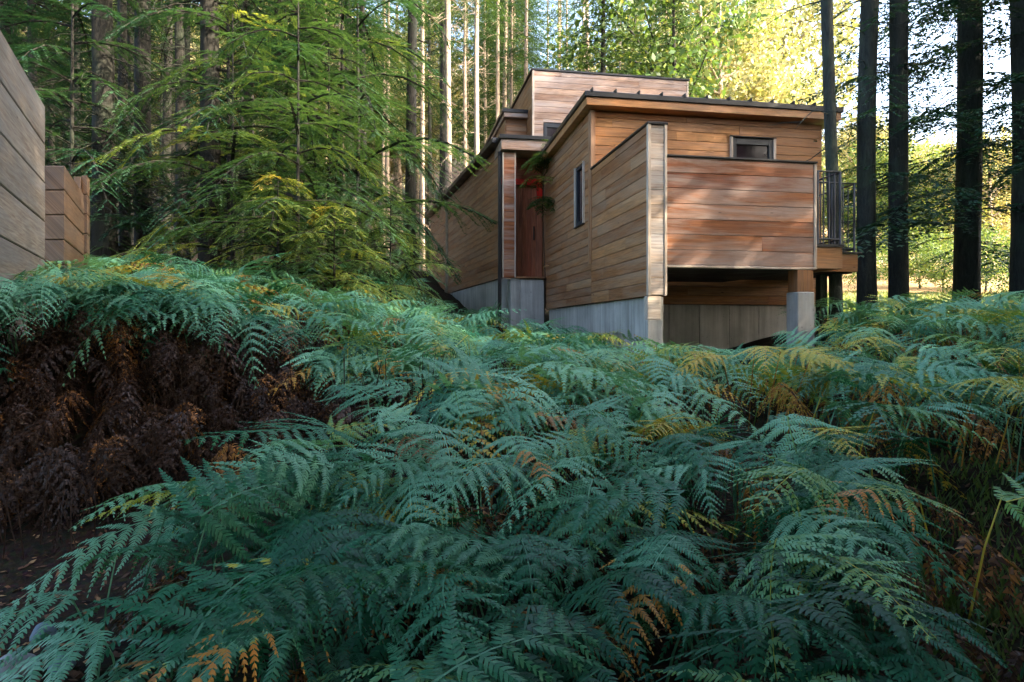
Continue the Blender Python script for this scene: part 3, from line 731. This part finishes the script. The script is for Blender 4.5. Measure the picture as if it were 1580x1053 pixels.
lone("pale broad fern at the far right in front of the thickest trunk", [(5.2, 7.2, .75, r_(-100), r_(8), 0, 1.25, .45, True), (5.0, 7.1, .7, r_(-160), r_(5), 0, 1.15, .42, True), (5.5, 7.1, .7, r_(-30), r_(5), 0, 1.15, .42, True)])

# ------------------------------------------------------------------ leaf litter, grass
def litter():
    n = 9000
    y = rng.uniform(.8, 6, n); x = rng.uniform(-.85, .85, n) * (y + .5)
    z = ground(x, y) + .008; s = rng.uniform(.008, .028, n)
    az = rng.uniform(0, 6.28, n); tl = rng.normal(0, .35, (n, 2))
    ax = np.stack([np.cos(az), np.sin(az), tl[:, 0]], -1) * s[:, None]; ay = np.stack([-np.sin(az), np.cos(az), tl[:, 1]], -1) * (s * .55)[:, None]
    c = np.stack([x, y, z], -1)
    V = np.stack([c - ax, c + ay, c + ax, c - ay], 1).reshape(-1, 3)
    tag(link("leaf_litter", rawmesh("leaf_litter", V, np.arange(n * 4).reshape(-1, 4), M_litter, {"tint": np.repeat(rng.random(n), 4)})), "small dead leaves and twigs scattered on the dark soil", "leaf litter", kind="stuff")
    # low weeds on the bare corner
    n = 3500
    y = rng.uniform(1.4, 4.6, n); x = rng.uniform(.5, .85, n) * y + .3; z = ground(x, y)
    h = rng.uniform(.02, .09, n); az = rng.uniform(0, 6.28, n); lean = rng.uniform(.2, .9, n)
    c = np.stack([x, y, z], -1); d = np.stack([np.cos(az) * lean * h, np.sin(az) * lean * h, h], -1); sd = np.stack([-np.sin(az), np.cos(az), 0 * az], -1) * (h * .13)[:, None]
    V = np.stack([c - sd * .4, c + d * .5 + sd, c + d, c + d * .5 - sd], 1)
    V = np.stack([c - sd * .6, c + sd * .6, c + d * .55 + sd, c + d], 1).reshape(-1, 3)
    tag(link("weeds", rawmesh("weeds", V, np.arange(n * 4).reshape(-1, 4), M_green, {"tint": np.repeat(rng.random(n) * .5, 4)})), "tiny green weeds on the bare soil at lower right", "weeds", kind="stuff")
    n = 26000
    y = rng.uniform(12.5, 26, n); x = rng.uniform(5, 20, n); z = ground(x, y); h = rng.uniform(.06, .2, n); az = rng.uniform(0, 6.28, n)
    c = np.stack([x, y, z], -1); d = np.stack([np.cos(az) * .4 * h, np.sin(az) * .4 * h, h], -1); sd = np.stack([-np.sin(az), np.cos(az), 0 * az], -1) * .012
    V = np.stack([c - sd, c + sd, c + d * .6 + sd * .7, c + d], 1).reshape(-1, 3)
    tag(link("meadow_grass", rawmesh("meadow_grass", V, np.arange(n * 4).reshape(-1, 4), M_green, {"tint": np.repeat(rng.random(n) * .9, 4)})), "bright green grass on the clearing behind the cabin", "grass", kind="stuff")
litter()
# ------------------------------------------------------------------ stones
def stone(px, py, size, m, label, seed, flat=.6, cubic=False, depth=None, ang=0):
    r = np.random.default_rng(seed)
    # march the pixel ray down to the ground
    d = np.array([(px - CX) / F, 1, (HY - py) / F]); t = .8
    while H + d[2] * t > ground(d[0] * t, t) and t < 12: t += .01
    c = np.array([d[0] * t, t, float(ground(d[0] * t, t))]); s = size * t / F / 2
    k, n = 14, 20; V = []
    for i in range(k + 1):
        ph = math.pi * i / k
        for j in range(n):
            th = 2 * math.pi * j / n; v = np.array([math.sin(ph) * math.cos(th), math.sin(ph) * math.sin(th), math.cos(ph)])
            if cubic: v = v / (np.abs(v) ** 1.3).sum() ** (1 / 1.3)
            f = 1 + .09 * math.sin(3 * v[0] + seed) + .08 * math.sin(4 * v[1] + 2 * seed) + .06 * math.sin(5 * v[2] + seed)
            V.append(v * f * s * np.array([1, .8, flat]))
    V = np.array(V); ca, sa = math.cos(ang), math.sin(ang); V = V @ np.array([[ca, sa, 0], [-sa, ca, 0], [0, 0, 1]])
    i, j = np.meshgrid(np.arange(k), np.arange(n), indexing='ij'); q = np.stack([i * n + j, (i + 1) * n + j, (i + 1) * n + (j + 1) % n, i * n + (j + 1) % n], -1).reshape(-1, 4)
    o = link("stone", rawmesh("stone", V, q, m, None, True)); o.location = c + np.array([0, 0, s * flat * .35]); tag(o, label, "stone", "loose stones on the soil")
stone(22, 1040, 72, M_stone, "pale rounded grey stone in the bottom left corner", 1)
stone(96, 1036, 42, M_bluestone, "small pointed blue stone right of the pale rounded stone", 2, .9, True, ang=.6)
stone(68, 985, 38, M_bluestone, "blue stone half hidden by fern tips at bottom left", 3, .8)
stone(160, 708, 34, M_stone, "grey stone lying in the dark gully below the dead bracken", 4)
stone(300, 668, 30, M_stone, "small grey stone farther back in the dark gully", 5)
stone(1468, 958, 26, M_bluestone, "blue grey pebble on bare soil at lower right", 6)
stone(1492, 990, 20, M_stone, "smaller pebble nearer the camera on bare soil at lower right", 7)
stone(1500, 915, 16, M_pinkstone, "pinkish pebble on bare soil at lower right", 8)
stone(32, 522, 44, M_pinkstone, "pinkish stone showing on the brown left bank", 9)

# ------------------------------------------------------------------ tree generators
def boughs(specs, el, ew, dens, seed, tintbase=.4, side_ratio=.42, step=.36, flat=False):
    """specs: list of (origin, azimuth, length, rise, droop). flat drooping conifer boughs of needle twigs"""
    r = np.random.default_rng(seed); V = []; T = []; SV = []
    for (o, az, L, rise, droop) in specs:
        o = np.array(o); ca, sa = math.cos(az), math.sin(az)
        dx = np.array([ca, sa, 0]); dy = np.array([-sa, ca, 0]); up = np.array([0, 0, 1.])
        def mp(t): return o + dx * (L * t)[..., None] + up * (L * (rise * t - droop * t ** 2))[..., None]
        tb = tintbase + r.normal(0, .14)
        ns = max(5, int(L / (.16 / dens))); ts = np.linspace(.12, .99, ns)
        st = mp(np.linspace(0, 1, 6))
        for k in range(5): # woody stem ribbon (vertical and horizontal)
            wdt = .012 * L * (1 - k / 6) + .003
            for sd in (dy, up): SV.append(np.array([st[k] - sd * wdt, st[k] + sd * wdt, st[k + 1] + sd * wdt * .8, st[k + 1] - sd * wdt * .8]))
        for t in ts:
            b = mp(np.array(t)); 
            for sg in (-1, 1):
                l2 = L * side_ratio * (1 - t) ** .55 * r.uniform(.6, 1.15) * min(1, t * 3 + .35) + el
                a = math.radians(r.uniform(42, 64)); d2 = dx * math.cos(a) + dy * sg * math.sin(a) + up * (rise * .5 - droop * t + r.uniform(-.12, .1)); d2 /= np.linalg.norm(d2)
                m = max(2, int(l2 / (el * step))); u = (np.arange(m) + .5) / m; dr2 = r.uniform(.15, .5)
                pts = b + d2 * (l2 * u)[:, None] - up * (dr2 * l2 * u ** 2)[:, None]
                perp = np.cross(up, d2); perp /= np.linalg.norm(perp)
                for s3 in (-1, 1):
                    ang = np.radians(r.uniform(*((38, 50) if flat else (35, 62)), m))[:, None]
                    dd = d2 * np.cos(ang) + perp * s3 * np.sin(ang) - up * r.uniform(0, .35, m)[:, None]
                    ll = (el * r.uniform(.6, 1.15, m) * (1 - .45 * u))[:, None]
                    wv = np.cross(dd, r.normal(0, .18 if flat else .45, (m, 3)) + up); wv /= np.linalg.norm(wv, axis=1)[:, None] + 1e-9; wv *= ew * r.uniform(.7, 1.2, m)[:, None]
                    V.append(np.stack([pts, pts + dd * ll * .45 + wv, pts + dd * ll, pts + dd * ll * .45 - wv], 1).reshape(-1, 3))
                    T.append(np.repeat(tb + r.normal(0, .05, m) + .12 * u, 4))
                # tip twig
                V.append(np.array([pts[-1], pts[-1] + d2 * el * .4 + perp * ew, pts[-1] + d2 * el, pts[-1] + d2 * el * .4 - perp * ew])); T.append(np.full(4, tb + .12))
    nS = len(SV)
    V = np.vstack(V); T = np.concatenate(T)
    SV = np.vstack(SV)
    return V, np.clip(T, 0, 1), SV
def bough_mesh(name, specs, el, ew, dens, seed, material, tintbase=.4, sr=.42, step=.36, flat=False):
    V, T, SV = boughs(specs, el, ew, dens, seed, tintbase, sr, step, flat)
    Fq = np.arange(len(V)).reshape(-1, 4)
    return rawmesh(name, V, Fq, material, {"tint": T}), SV
def trunk_mesh(name, h, r0, r1, material, seed, lean=(0, 0), k=14, n=26, flare=.35, twigs=0, tw0=1.5, tw1=9, twL=1.3, SV=None):
    r = np.random.default_rng(seed); mb = MB()
    t = np.linspace(0, 1, n); t = t ** 1.15
    z = t * h - .25
    cx = lean[0] * z + .05 * np.sin(z * .45 + seed) * min(1, r0 * 4); cy = lean[1] * z + .05 * np.cos(z * .38 + seed * 2) * min(1, r0 * 4)
    rad = lerp(r0, r1, t) * (1 + flare * np.exp(-np.maximum(z, 0) / .35))
    th = np.linspace(0, 2 * np.pi, k, endpoint=False)
    lob = 1 + .05 * np.sin(3 * th[None] + z[:, None] * .8 + seed) + .03 * np.sin(7 * th[None] - z[:, None]) + r.normal(0, .015, (n, k)) + (flare * .5 * np.exp(-np.maximum(z, 0) / .3))[:, None] * np.sin(5 * th[None] + seed)
    V = np.stack([cx[:, None] + np.cos(th)[None] * rad[:, None] * lob, cy[:, None] + np.sin(th)[None] * rad[:, None] * lob, np.repeat(z[:, None], k, 1)], -1).reshape(-1, 3)
    i, j = np.meshgrid(np.arange(n - 1), np.arange(k), indexing='ij'); q = np.stack([i * k + j, i * k + (j + 1) % k, (i + 1) * k + (j + 1) % k, (i + 1) * k + j], -1).reshape(-1, 4)
    mb.add(V, q)
    for _ in range(twigs):
        zz = r.uniform(tw0, tw1); az = r.uniform(0, 6.28); L = r.uniform(.35, 1) * twL
        c = np.array([np.interp(zz, z, cx), np.interp(zz, z, cy), zz]); d = np.array([math.cos(az), math.sin(az), r.uniform(-.45, .25)])
        u = np.linspace(0, 1, 5)[:, None]; pp = c + d * L * u + r.normal(0, .03, (5, 3)) * L; pp[0] = c
        pp[:, 2] -= .25 * L * u[:, 0] ** 2
        tube(mb, pp, np.linspace(.009, .0025, 5) * (1 + L * .4), 4, False)
        for _k in range(3):
            b = pp[r.integers(1, 4)]; d2 = d + r.normal(0, .6, 3); d2 /= np.linalg.norm(d2)
            tube(mb, [b, b + d2 * L * .2, b + d2 * L * .36 - np.array([0, 0, .03])], [.005, .004, .002], 4, False)
    if SV is not None: mb.add(SV, np.arange(len(SV)).reshape(-1, 4))
    return mb.mesh(name, material, True)
def conifer_specs(z0, z1, n, Lmax, seed, droop=(.25, .55), rise=(.0, .25), prof=.8):
    r = np.random.default_rng(seed); out = []
    for i in range(n):
        t = (i + r.random()) / n; z = lerp(z0, z1, t); L = Lmax * ((1 - t) ** prof * r.uniform(.65, 1.1) + .05)
        out.append(((0, 0, z), i * 2.4 + r.uniform(-.4, .4), L, r.uniform(*rise), r.uniform(*droop)))
    return out
class Tree:
    def __init__(s, name, trunk, crown): s.name = name; s.trunk = trunk; s.crown = crown
    def place(s, x, y, sc=1, rz=None, label="", cat="tree", group=None, z=None, tilt=(0, 0), trunk=None, sz=None):
        gz = float(ground(x, y)) if z is None else z
        e = empty(s.name, (x, y, gz), random.uniform(0, 6.28) if rz is None else rz); e.scale = (sc, sc, sc if sz is None else sz)
        e.rotation_euler[0] = tilt[0]; e.rotation_euler[1] = tilt[1]
        tag(e, label, cat, group)
        link("trunk", trunk or s.trunk, e)
        if s.crown is not None: link("crown", s.crown, e)
        return e
# forest conifers: high bare trunk with twigs, crown above
forest = []
for i in range(5):
    h = 24 + 2 * i; z0 = [5.6, 7.5, 9.0, 6.5, 10.0][i]
    cm, SV = bough_mesh("forest_crown", conifer_specs(z0, h - .5, 78, 2.7, 40 + i, prof=.7), .17, .017, .62, 60 + i, M_needle)
    forest.append(Tree("conifer", trunk_mesh("trunk", h, .17, .03, M_bark, i, twigs=80, tw0=.9, tw1=z0 + 2, twL=1.5, SV=SV), cm))
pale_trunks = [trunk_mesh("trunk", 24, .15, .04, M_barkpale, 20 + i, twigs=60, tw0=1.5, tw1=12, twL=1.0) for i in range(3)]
# dense conifers with branches nearly to the ground
dense = []
for i in range(3):
    cm, SV = bough_mesh("dense_crown", conifer_specs(1.2, 17.5, 130, 3.1, 80 + i, prof=.75), .2, .024, .62, 90 + i, M_needle)
    dense.append(Tree("fir_tree", trunk_mesh("trunk", 18, .2, .03, M_bark, 30 + i, SV=SV), cm))
cm, SV = bough_mesh("high_crown", conifer_specs(4.4, 17.5, 110, 3.3, 86, prof=.75), .24, .034, .6, 96, M_needle)
highfir = Tree("fir_tree", trunk_mesh("trunk", 18, .2, .03, M_bark, 36, SV=SV), cm)
# shaded firs at the right: dark level boughs
darkfir = []
for i in range(2):
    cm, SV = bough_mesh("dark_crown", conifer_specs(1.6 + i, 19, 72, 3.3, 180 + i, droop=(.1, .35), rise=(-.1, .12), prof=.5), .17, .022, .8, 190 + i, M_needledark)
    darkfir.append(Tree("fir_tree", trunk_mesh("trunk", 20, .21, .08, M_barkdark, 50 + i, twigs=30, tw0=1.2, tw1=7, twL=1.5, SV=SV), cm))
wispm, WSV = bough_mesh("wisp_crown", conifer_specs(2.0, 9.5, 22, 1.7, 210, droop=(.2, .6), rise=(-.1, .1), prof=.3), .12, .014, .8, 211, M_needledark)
# understory cedar / hemlock saplings with feathery sprays
sap = []
for i in range(4):
    h = [3.2, 4.4, 5.6, 2.4][i]
    cm, SV = bough_mesh("sapling_crown", conifer_specs(.25, h - .1, [30, 30, 34, 34][i], [1.9, 2.2, 2.3, 1.5][i], 120 + i, droop=(.45, 1.0), rise=(.2, .6), prof=.45), .095, .0085, .95, 130 + i, M_cedarleaf, [.42, .36, .24, .52][i], .46, .17, True)
    sap.append(Tree("young_cedar", trunk_mesh("trunk", h, .035, .008, M_bark, 60 + i, k=8, n=14, SV=SV), cm))
cm, SV = bough_mesh("cedar_crown", conifer_specs(1.0, 8.5, 34, 2.5, 127, droop=(.5, 1.1), rise=(.2, .55), prof=.4), .11, .011, .85, 137, M_needledark, .55, .46, .18, True)
veil = Tree("young_cedar", trunk_mesh("trunk", 8.8, .05, .01, M_bark, 67, k=8, n=16, SV=SV), cm)
# broadleaf trees
def broad(seed, h, R_, n, leaf_s, material, trunkmat, low=.25):
    r = np.random.default_rng(seed); mb = MB(); tips = []
    tube(mb, [(0, 0, -.2), (.05, 0, h * .2), (.1, .08, h * .45), (0, .1, h * .75)], [h * .016, h * .013, h * .009, h * .004], 8)
    for k in range(26):
        z = h * r.uniform(low, .8); az = r.uniform(0, 6.28); L = R_ * r.uniform(.5, 1.0) * (1 - .5 * abs(z / h - .45)); 
        p0 = np.array([.07, .05, z * .85]); d = np.array([math.cos(az), math.sin(az), r.uniform(.15, .8)])
        p = np.array([p0, p0 + d * L * .5 + r.normal(0, .1, 3), p0 + d * L + r.normal(0, .2, 3)]); tube(mb, p, [h * .005, h * .003, h * .0012], 5, False)
        for _ in range(5):
            b = p[1] + (p[2] - p[1]) * r.random(); tips.append(b + r.normal(0, .16, 3) * R_)
    tips = np.array(tips); c = tips[r.integers(0, len(tips), n)] + r.normal(0, .1, (n, 3)) * R_ * np.array([1, 1, .7])
    a = r.normal(0, 1, (n, 3)); a /= np.linalg.norm(a, axis=1)[:, None]; b = np.cross(a, r.normal(0, 1, (n, 3))); b /= np.linalg.norm(b, axis=1)[:, None]
    s = leaf_s * r.uniform(.5, 1.2, n)[:, None]
    V = np.stack([c - a * s, c + b * s * .6, c + a * s, c - b * s * .6], 1).reshape(-1, 3)
    cm = rawmesh("leaf_crown", V, np.arange(n * 4).reshape(-1, 4), material, {"tint": np.repeat(np.clip(r.normal(.45, .22, n), 0, 1), 4)})
    return Tree("maple_tree", mb.mesh("trunk", trunkmat, True), cm)
gold = [broad(300 + i, 13, 3.4, 15000, .1, M_gold, M_barkpale) for i in range(2)]
grn = [broad(310 + i, 10, 3.4, 13000, .1, M_green, M_bark, .1) for i in range(2)]
shrub = [broad(320 + i, 2.4, 1.3, 5000, .045, M_green, M_bark, .05) for i in range(2)]

# ---- trunks placed from the photograph: (centre px, width px, diameter m, lean, label, kind)
named = [
 (8, 22, .36, "dark trunk cut by the left edge of the photo above the silver planks", 0), (50, 15, .24, "thin dark trunk rising behind the silver plank wall", 1), (118, 12, .2, "thin trunk left of the thick one behind the brown timber wall", 3),
 (158, 36, .44, "thick brown trunk right behind the brown timber walls", 0), (190, 17, .24, "slim trunk between the two thick ones at left", 1), (222, 28, .38, "thick trunk third from the brown timber wall", 2),
 (277, 18, .28, "medium trunk left of the wide trunk with rusty foliage", 3), (322, 34, .42, "wide trunk in the middle of the left forest", 0), (382, 14, .24, "slim trunk half covered by cedar boughs", 1), (430, 15, .26, "slim trunk left of the sunlit pale one in the shade", 4),
 (482, 15, .26, "slim trunk with a pale sunlit patch left of the forest centre", 2), (635, 19, .3, "straight dark trunk nearest the far end of the cabin", 4), (560, 12, .22, "thin dark trunk between cedar sprays left of the cabin", 1)]
for i, (px, wpx, dia, lb, k) in enumerate(named):
    Y = dia * F / wpx; x = (px - CX) / F * Y
    sc = dia / .36; t = forest[k]
    t.place(x, Y, sc, i * 1.7, lb, "tree", "conifers in the left forest", sz=max(.85, sc * .9))
pales = [(692, 12, .24, "brightest pale sunlit trunk left of the cabin roof"), (652, 8, .2, "thin pale trunk beside the bright sunlit one"), (718, 7, .19, "thinnest sunlit trunk right of the brightest one"), (736, 10, .24, "pale trunk with flaky bark right of the thin pair"),
 (768, 8, .22, "sunlit trunk above the far cabin roof"), (790, 7, .2, "thin sunlit trunk just left of the tall upper block"), (812, 9, .25, "pale trunk touching the left edge of the upper block")]
for i, (px, wpx, dia, lb) in enumerate(pales):
    Y = dia * F / wpx; x = (px - CX) / F * Y; sc = dia / .31
    t = forest[[2, 4, 2, 4, 2, 4, 2][i]]
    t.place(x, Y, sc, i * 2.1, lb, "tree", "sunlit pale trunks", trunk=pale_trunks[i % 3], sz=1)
# right-hand trunks
def solo(name, px, Y, r0, r1, h, lean, material, label, seed, crown=None, sc=1, twigs=20, base=None, rz=0):
    x = (px - CX) / F * Y; e = empty(name, (x, Y, float(ground(x, Y)) if base is None else base)); tag(e, label, "tree", "trunks at the right")
    link("trunk", trunk_mesh("trunk", h, r0, r1, material, seed, lean, twigs=twigs, tw0=1.6, tw1=8, twL=1.4, n=40), e)
    if crown is not None: c = link("crown", crown, e); c.rotation_euler = (0, 0, rz); c.scale = (sc, sc, 1)
    return e
solo("fir_tree", 1288, 10.3, .095, .06, 19, (-.018, 0), M_barkdark, "slender trunk growing up through the deck corner in front of the roof", 71, None, 1, 8)
solo("fir_tree", 1337, 12.0, .16, .12, 20, (.014, 0), M_barkdark, "leaning dark trunk, left of the close pair at right", 72, wispm, 1, 30)
solo("fir_tree", 1331, 12.6, .08, .05, 16, (.012, 0), M_bark, "thin grey stem hugging the leaning dark trunk", 73, None, 1, 10)
solo("fir_tree", 1388, 12.0, .165, .12, 20, (-.006, 0), M_barkdark, "straight dark trunk, right of the close pair at right", 74, wispm, 1, 24, None, 2.2)
solo("fir_tree", 1494, 12.6, .22, .17, 22, (.0, 0), M_barkdark, "thickest dark trunk at right with drooping needle boughs", 75, darkfir[0].crown, 1.0, 26, None, .7)
solo("fir_tree", 1576, 12.0, .2, .15, 21, (.0, 0), M_barkdark, "dark trunk cut by the right edge of the photo", 76, darkfir[1].crown, .9, 26, None, 2.)

def in_cabin(x, y, m=.8):
    a = (x - 1.748) * .9843 + (y - 8.5) * .1764; b = -(x - 1.748) * .1764 + (y - 8.5) * .9843
    if -m < a < 5.2 + m and -m < b < 12.5 + m: return True
    a = (x + .26) * .962 + (y - 14.3) * .273; b = -(x + .26) * .273 + (y - 14.3) * .962
    return -m < a < 6 and -m < b < 10 + m
# ---- random forest behind
occ = [((px - CX) / F * d * F / w_, d * F / w_) for px, w_, d, _, _ in named] + [((px - CX) / F * d * F / w_, d * F / w_) for px, w_, d, _ in pales]
random.seed(11)
k = 0; tries = 0
while k < 105 and tries < 5000:
    tries += 1
    y = 17 + 38 * random.random() ** .8; x = random.uniform(-.95, .34) * y
    if in_cabin(x, y, 1.2): continue
    if x / y > -.16 and y < 27: continue
    if x / y > .12 and y < 34: continue
    if any((x - a) ** 2 + (y - b) ** 2 < 2.2 for a, b in occ): continue
    occ.append((x, y)); k += 1
    t = random.choice(forest); pale = x / y > -.3 and random.random() < .6
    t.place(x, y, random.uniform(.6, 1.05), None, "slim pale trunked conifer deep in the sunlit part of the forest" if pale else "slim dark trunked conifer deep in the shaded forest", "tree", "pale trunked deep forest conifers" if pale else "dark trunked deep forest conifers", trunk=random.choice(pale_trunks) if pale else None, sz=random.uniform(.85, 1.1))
# ---- understory
und = [(-3.3, 10.2, 2, .98, "tall feathery cedar sapling reaching across the forest left of the cabin"), (-4.9, 11.6, 1, 1.15, "cedar sapling with yellow sprays at the forest edge"), (-1.95, 10.6, 0, .68, "low bright green cedar in front of the far cabin wing"),
 (-2.5, 9.3, 3, .75, "smallest bright yellow green cedar just behind the ferns"), (-3.4, 9.6, 3, .85, "low cedar bush beside the smallest yellow green one"),
 (-3.6, 13.0, 2, 1.05, "tall thin cedar behind the low bright one"), (-8.0, 13.2, 0, 1.1, "dark cedar sapling between the brown timber walls and the thick trunks"), (-3.3, 14.2, 2, 1.5, "tall hemlock sapling in the gap left of the dark trunk"), (-6.0, 17.5, 2, 1.5, "tall shaded cedar deep between the left trunks")]
for i, (x, y, k_, sc, lb) in enumerate(und): sap[k_].place(x, y, sc, i * 1.3 + .4, lb, "cedar", "young cedars at the forest edge")
for i, (x, y, sc, lb) in enumerate([(-7.9, 11.9, .9, "dark drooping cedar veiling the trunks right of the brown timber walls"), (-9.8, 12.6, 1.0, "dark drooping cedar rising behind the silver plank wall"), (-5.4, 12.6, 1.0, "dark drooping cedar left of the bright young cedars"), (-3.9, 15.2, 1.15, "tall dark drooping cedar behind the bright young cedars")]):
    veil.place(x, y, sc, i * 1.9, lb, "cedar", "dark drooping cedars in the left forest")
# slender sapling in front of the entry
e = empty("hemlock_sapling", (R.fr(-.14, 5.35, 0)[0], R.fr(-.14, 5.35, 0)[1], H - .3)); tag(e, "spindly hemlock sapling with three green tufts in front of the red entry", "sapling")
mb = MB(); tube(mb, [(0, 0, 0), (.02, 0, 1.4), (-.03, 0, 2.8), (.03, -.02, 4.3)], [.012, .01, .007, .003], 6); mb.build("trunk", M_bark, e, True)
tuft = [((0, 0, zc + random.uniform(-.12, .12)), random.uniform(0, 6.28), random.uniform(.22, .5), random.uniform(.1, .35), random.uniform(.4, .8)) for zc in (2.95, 2.95, 2.95, 2.95, 2.95, 3.9, 3.9, 3.9, 3.9, 3.9, 3.5, 4.15) for _ in range(3)]
cm, SV = bough_mesh("crown", tuft, .085, .009, 1.3, 5, M_cedarleaf, .35, .45, .18, True)
link("crown", cm, e)
# ---- sunlit backdrop: maples and firs on the rise
random.seed(5)
bd = []
for i in range(72):
    y = random.uniform(44, 80); r0 = random.uniform(-.85, .95)
    if r0 > .42: y = random.uniform(50, 75)
    bd.append((r0 * y, y, r0))
for (x, y, r0) in bd:
    if r0 > .44: t = random.choice(grn + gold[:1] + grn); sc = random.uniform(.75, 1.1)
    elif r0 > .38: t = random.choice(grn + gold); sc = random.uniform(.8, 1.1)
    elif r0 > .2: t = random.choice(gold); sc = random.uniform(1.5, 2.2)
    elif r0 > -.1: t = random.choice(gold + grn + dense); sc = random.uniform(1.3, 1.9)
    else: t = random.choice(gold); sc = random.uniform(1.4, 2.1)  # all golden here: leaf colour stands in for golden light behind the forest
    col_ = "golden maple" if t in gold else "green broadleaf tree" if t in grn else "dark green fir"
    side_ = "in the clearing right of the cabin" if r0 > .44 else "on the far rise above the cabin roof" if r0 > -.1 else "whose gold stands in for light behind the left forest"
    t.place(x, y, sc, None, "distant " + col_ + " " + side_, "tree", "distant " + col_ + "s " + side_)
for i, (px, Y, t, sc, lb) in enumerate([(1110, 33, gold[0], 1.35, "golden maple glowing above the cabin roof left of the sky gap"), (1185, 37, gold[1], 1.2, "pale yellow maple beside the bright sky gap"), (1010, 30, grn[0], 1.6, "green leafy tree above the tall upper block"), (930, 27, dense[1], .95, "dark green fir directly behind the upper block"),
   (1040, 26, dense[0], .8, "green fir whose tip stands right of the upper block"), (1330, 38, grn[1], .85, "yellow green tree seen between the deck railing and the dark trunks"), (1430, 36, grn[0], .8, "bushy green tree above the pale road"), (1530, 34, gold[0], .75, "golden tree low behind the thickest trunk"), (1470, 44, gold[1], .9, "golden tree left of the thickest trunk in the distance")]):
    t.place((px - CX) / F * Y, Y, sc, i * 1.1, lb, "tree", "trees just behind the cabin")
for i, (px, Y, sc) in enumerate([(1345, 27, 1.0), (1420, 29, 1.2), (1455, 26, .9), (1520, 28, 1.3), (1560, 25, 1.1), (1400, 33, 1.3)]):
    shrub[i % 2].place((px - CX) / F * Y, Y, sc, None, "one of the low green bushes along the clearing behind the dark trunks", "bush", "bushes by the clearing")
# ---- unseen firs added beside and behind the camera to shade foreground and cabin
random.seed(3)
sh = []
for (x, y) in [(9, 3), (12, 6.5), (8.5, -1), (13, 1), (11, -4), (16, 8), (17, 3), (15, -2), (20, 6), (7, -5), (20, -1), (13.5, 10), (24, 9), (25, 2), (18, -6), (23, -6), (29, 5), (13.2, 11.8), (16.5, 12.2), (20, 10.5), (7.4, 1.4)]:
    sh.append((x, y))
for (x, y) in [(-2.4, -.2), (2.7, -.9), (-1.6, -1.6), (1.7, -1.2), (.2, -3.2), (3.6, -.4), (-3.4, -.4), (0, -.9), (4.5, -2.5), (-3, -7), (2, -8), (5, -11)]: sh.append((x, y))
for (x, y) in sh:
    (highfir if math.hypot(x, y) < 7 else random.choice(dense)).place(x, y, random.uniform(1.0, 1.25), None, "unseen tall fir added outside the frame to shade the ferns and cabin", "tree", "unseen shading firs around the camera")
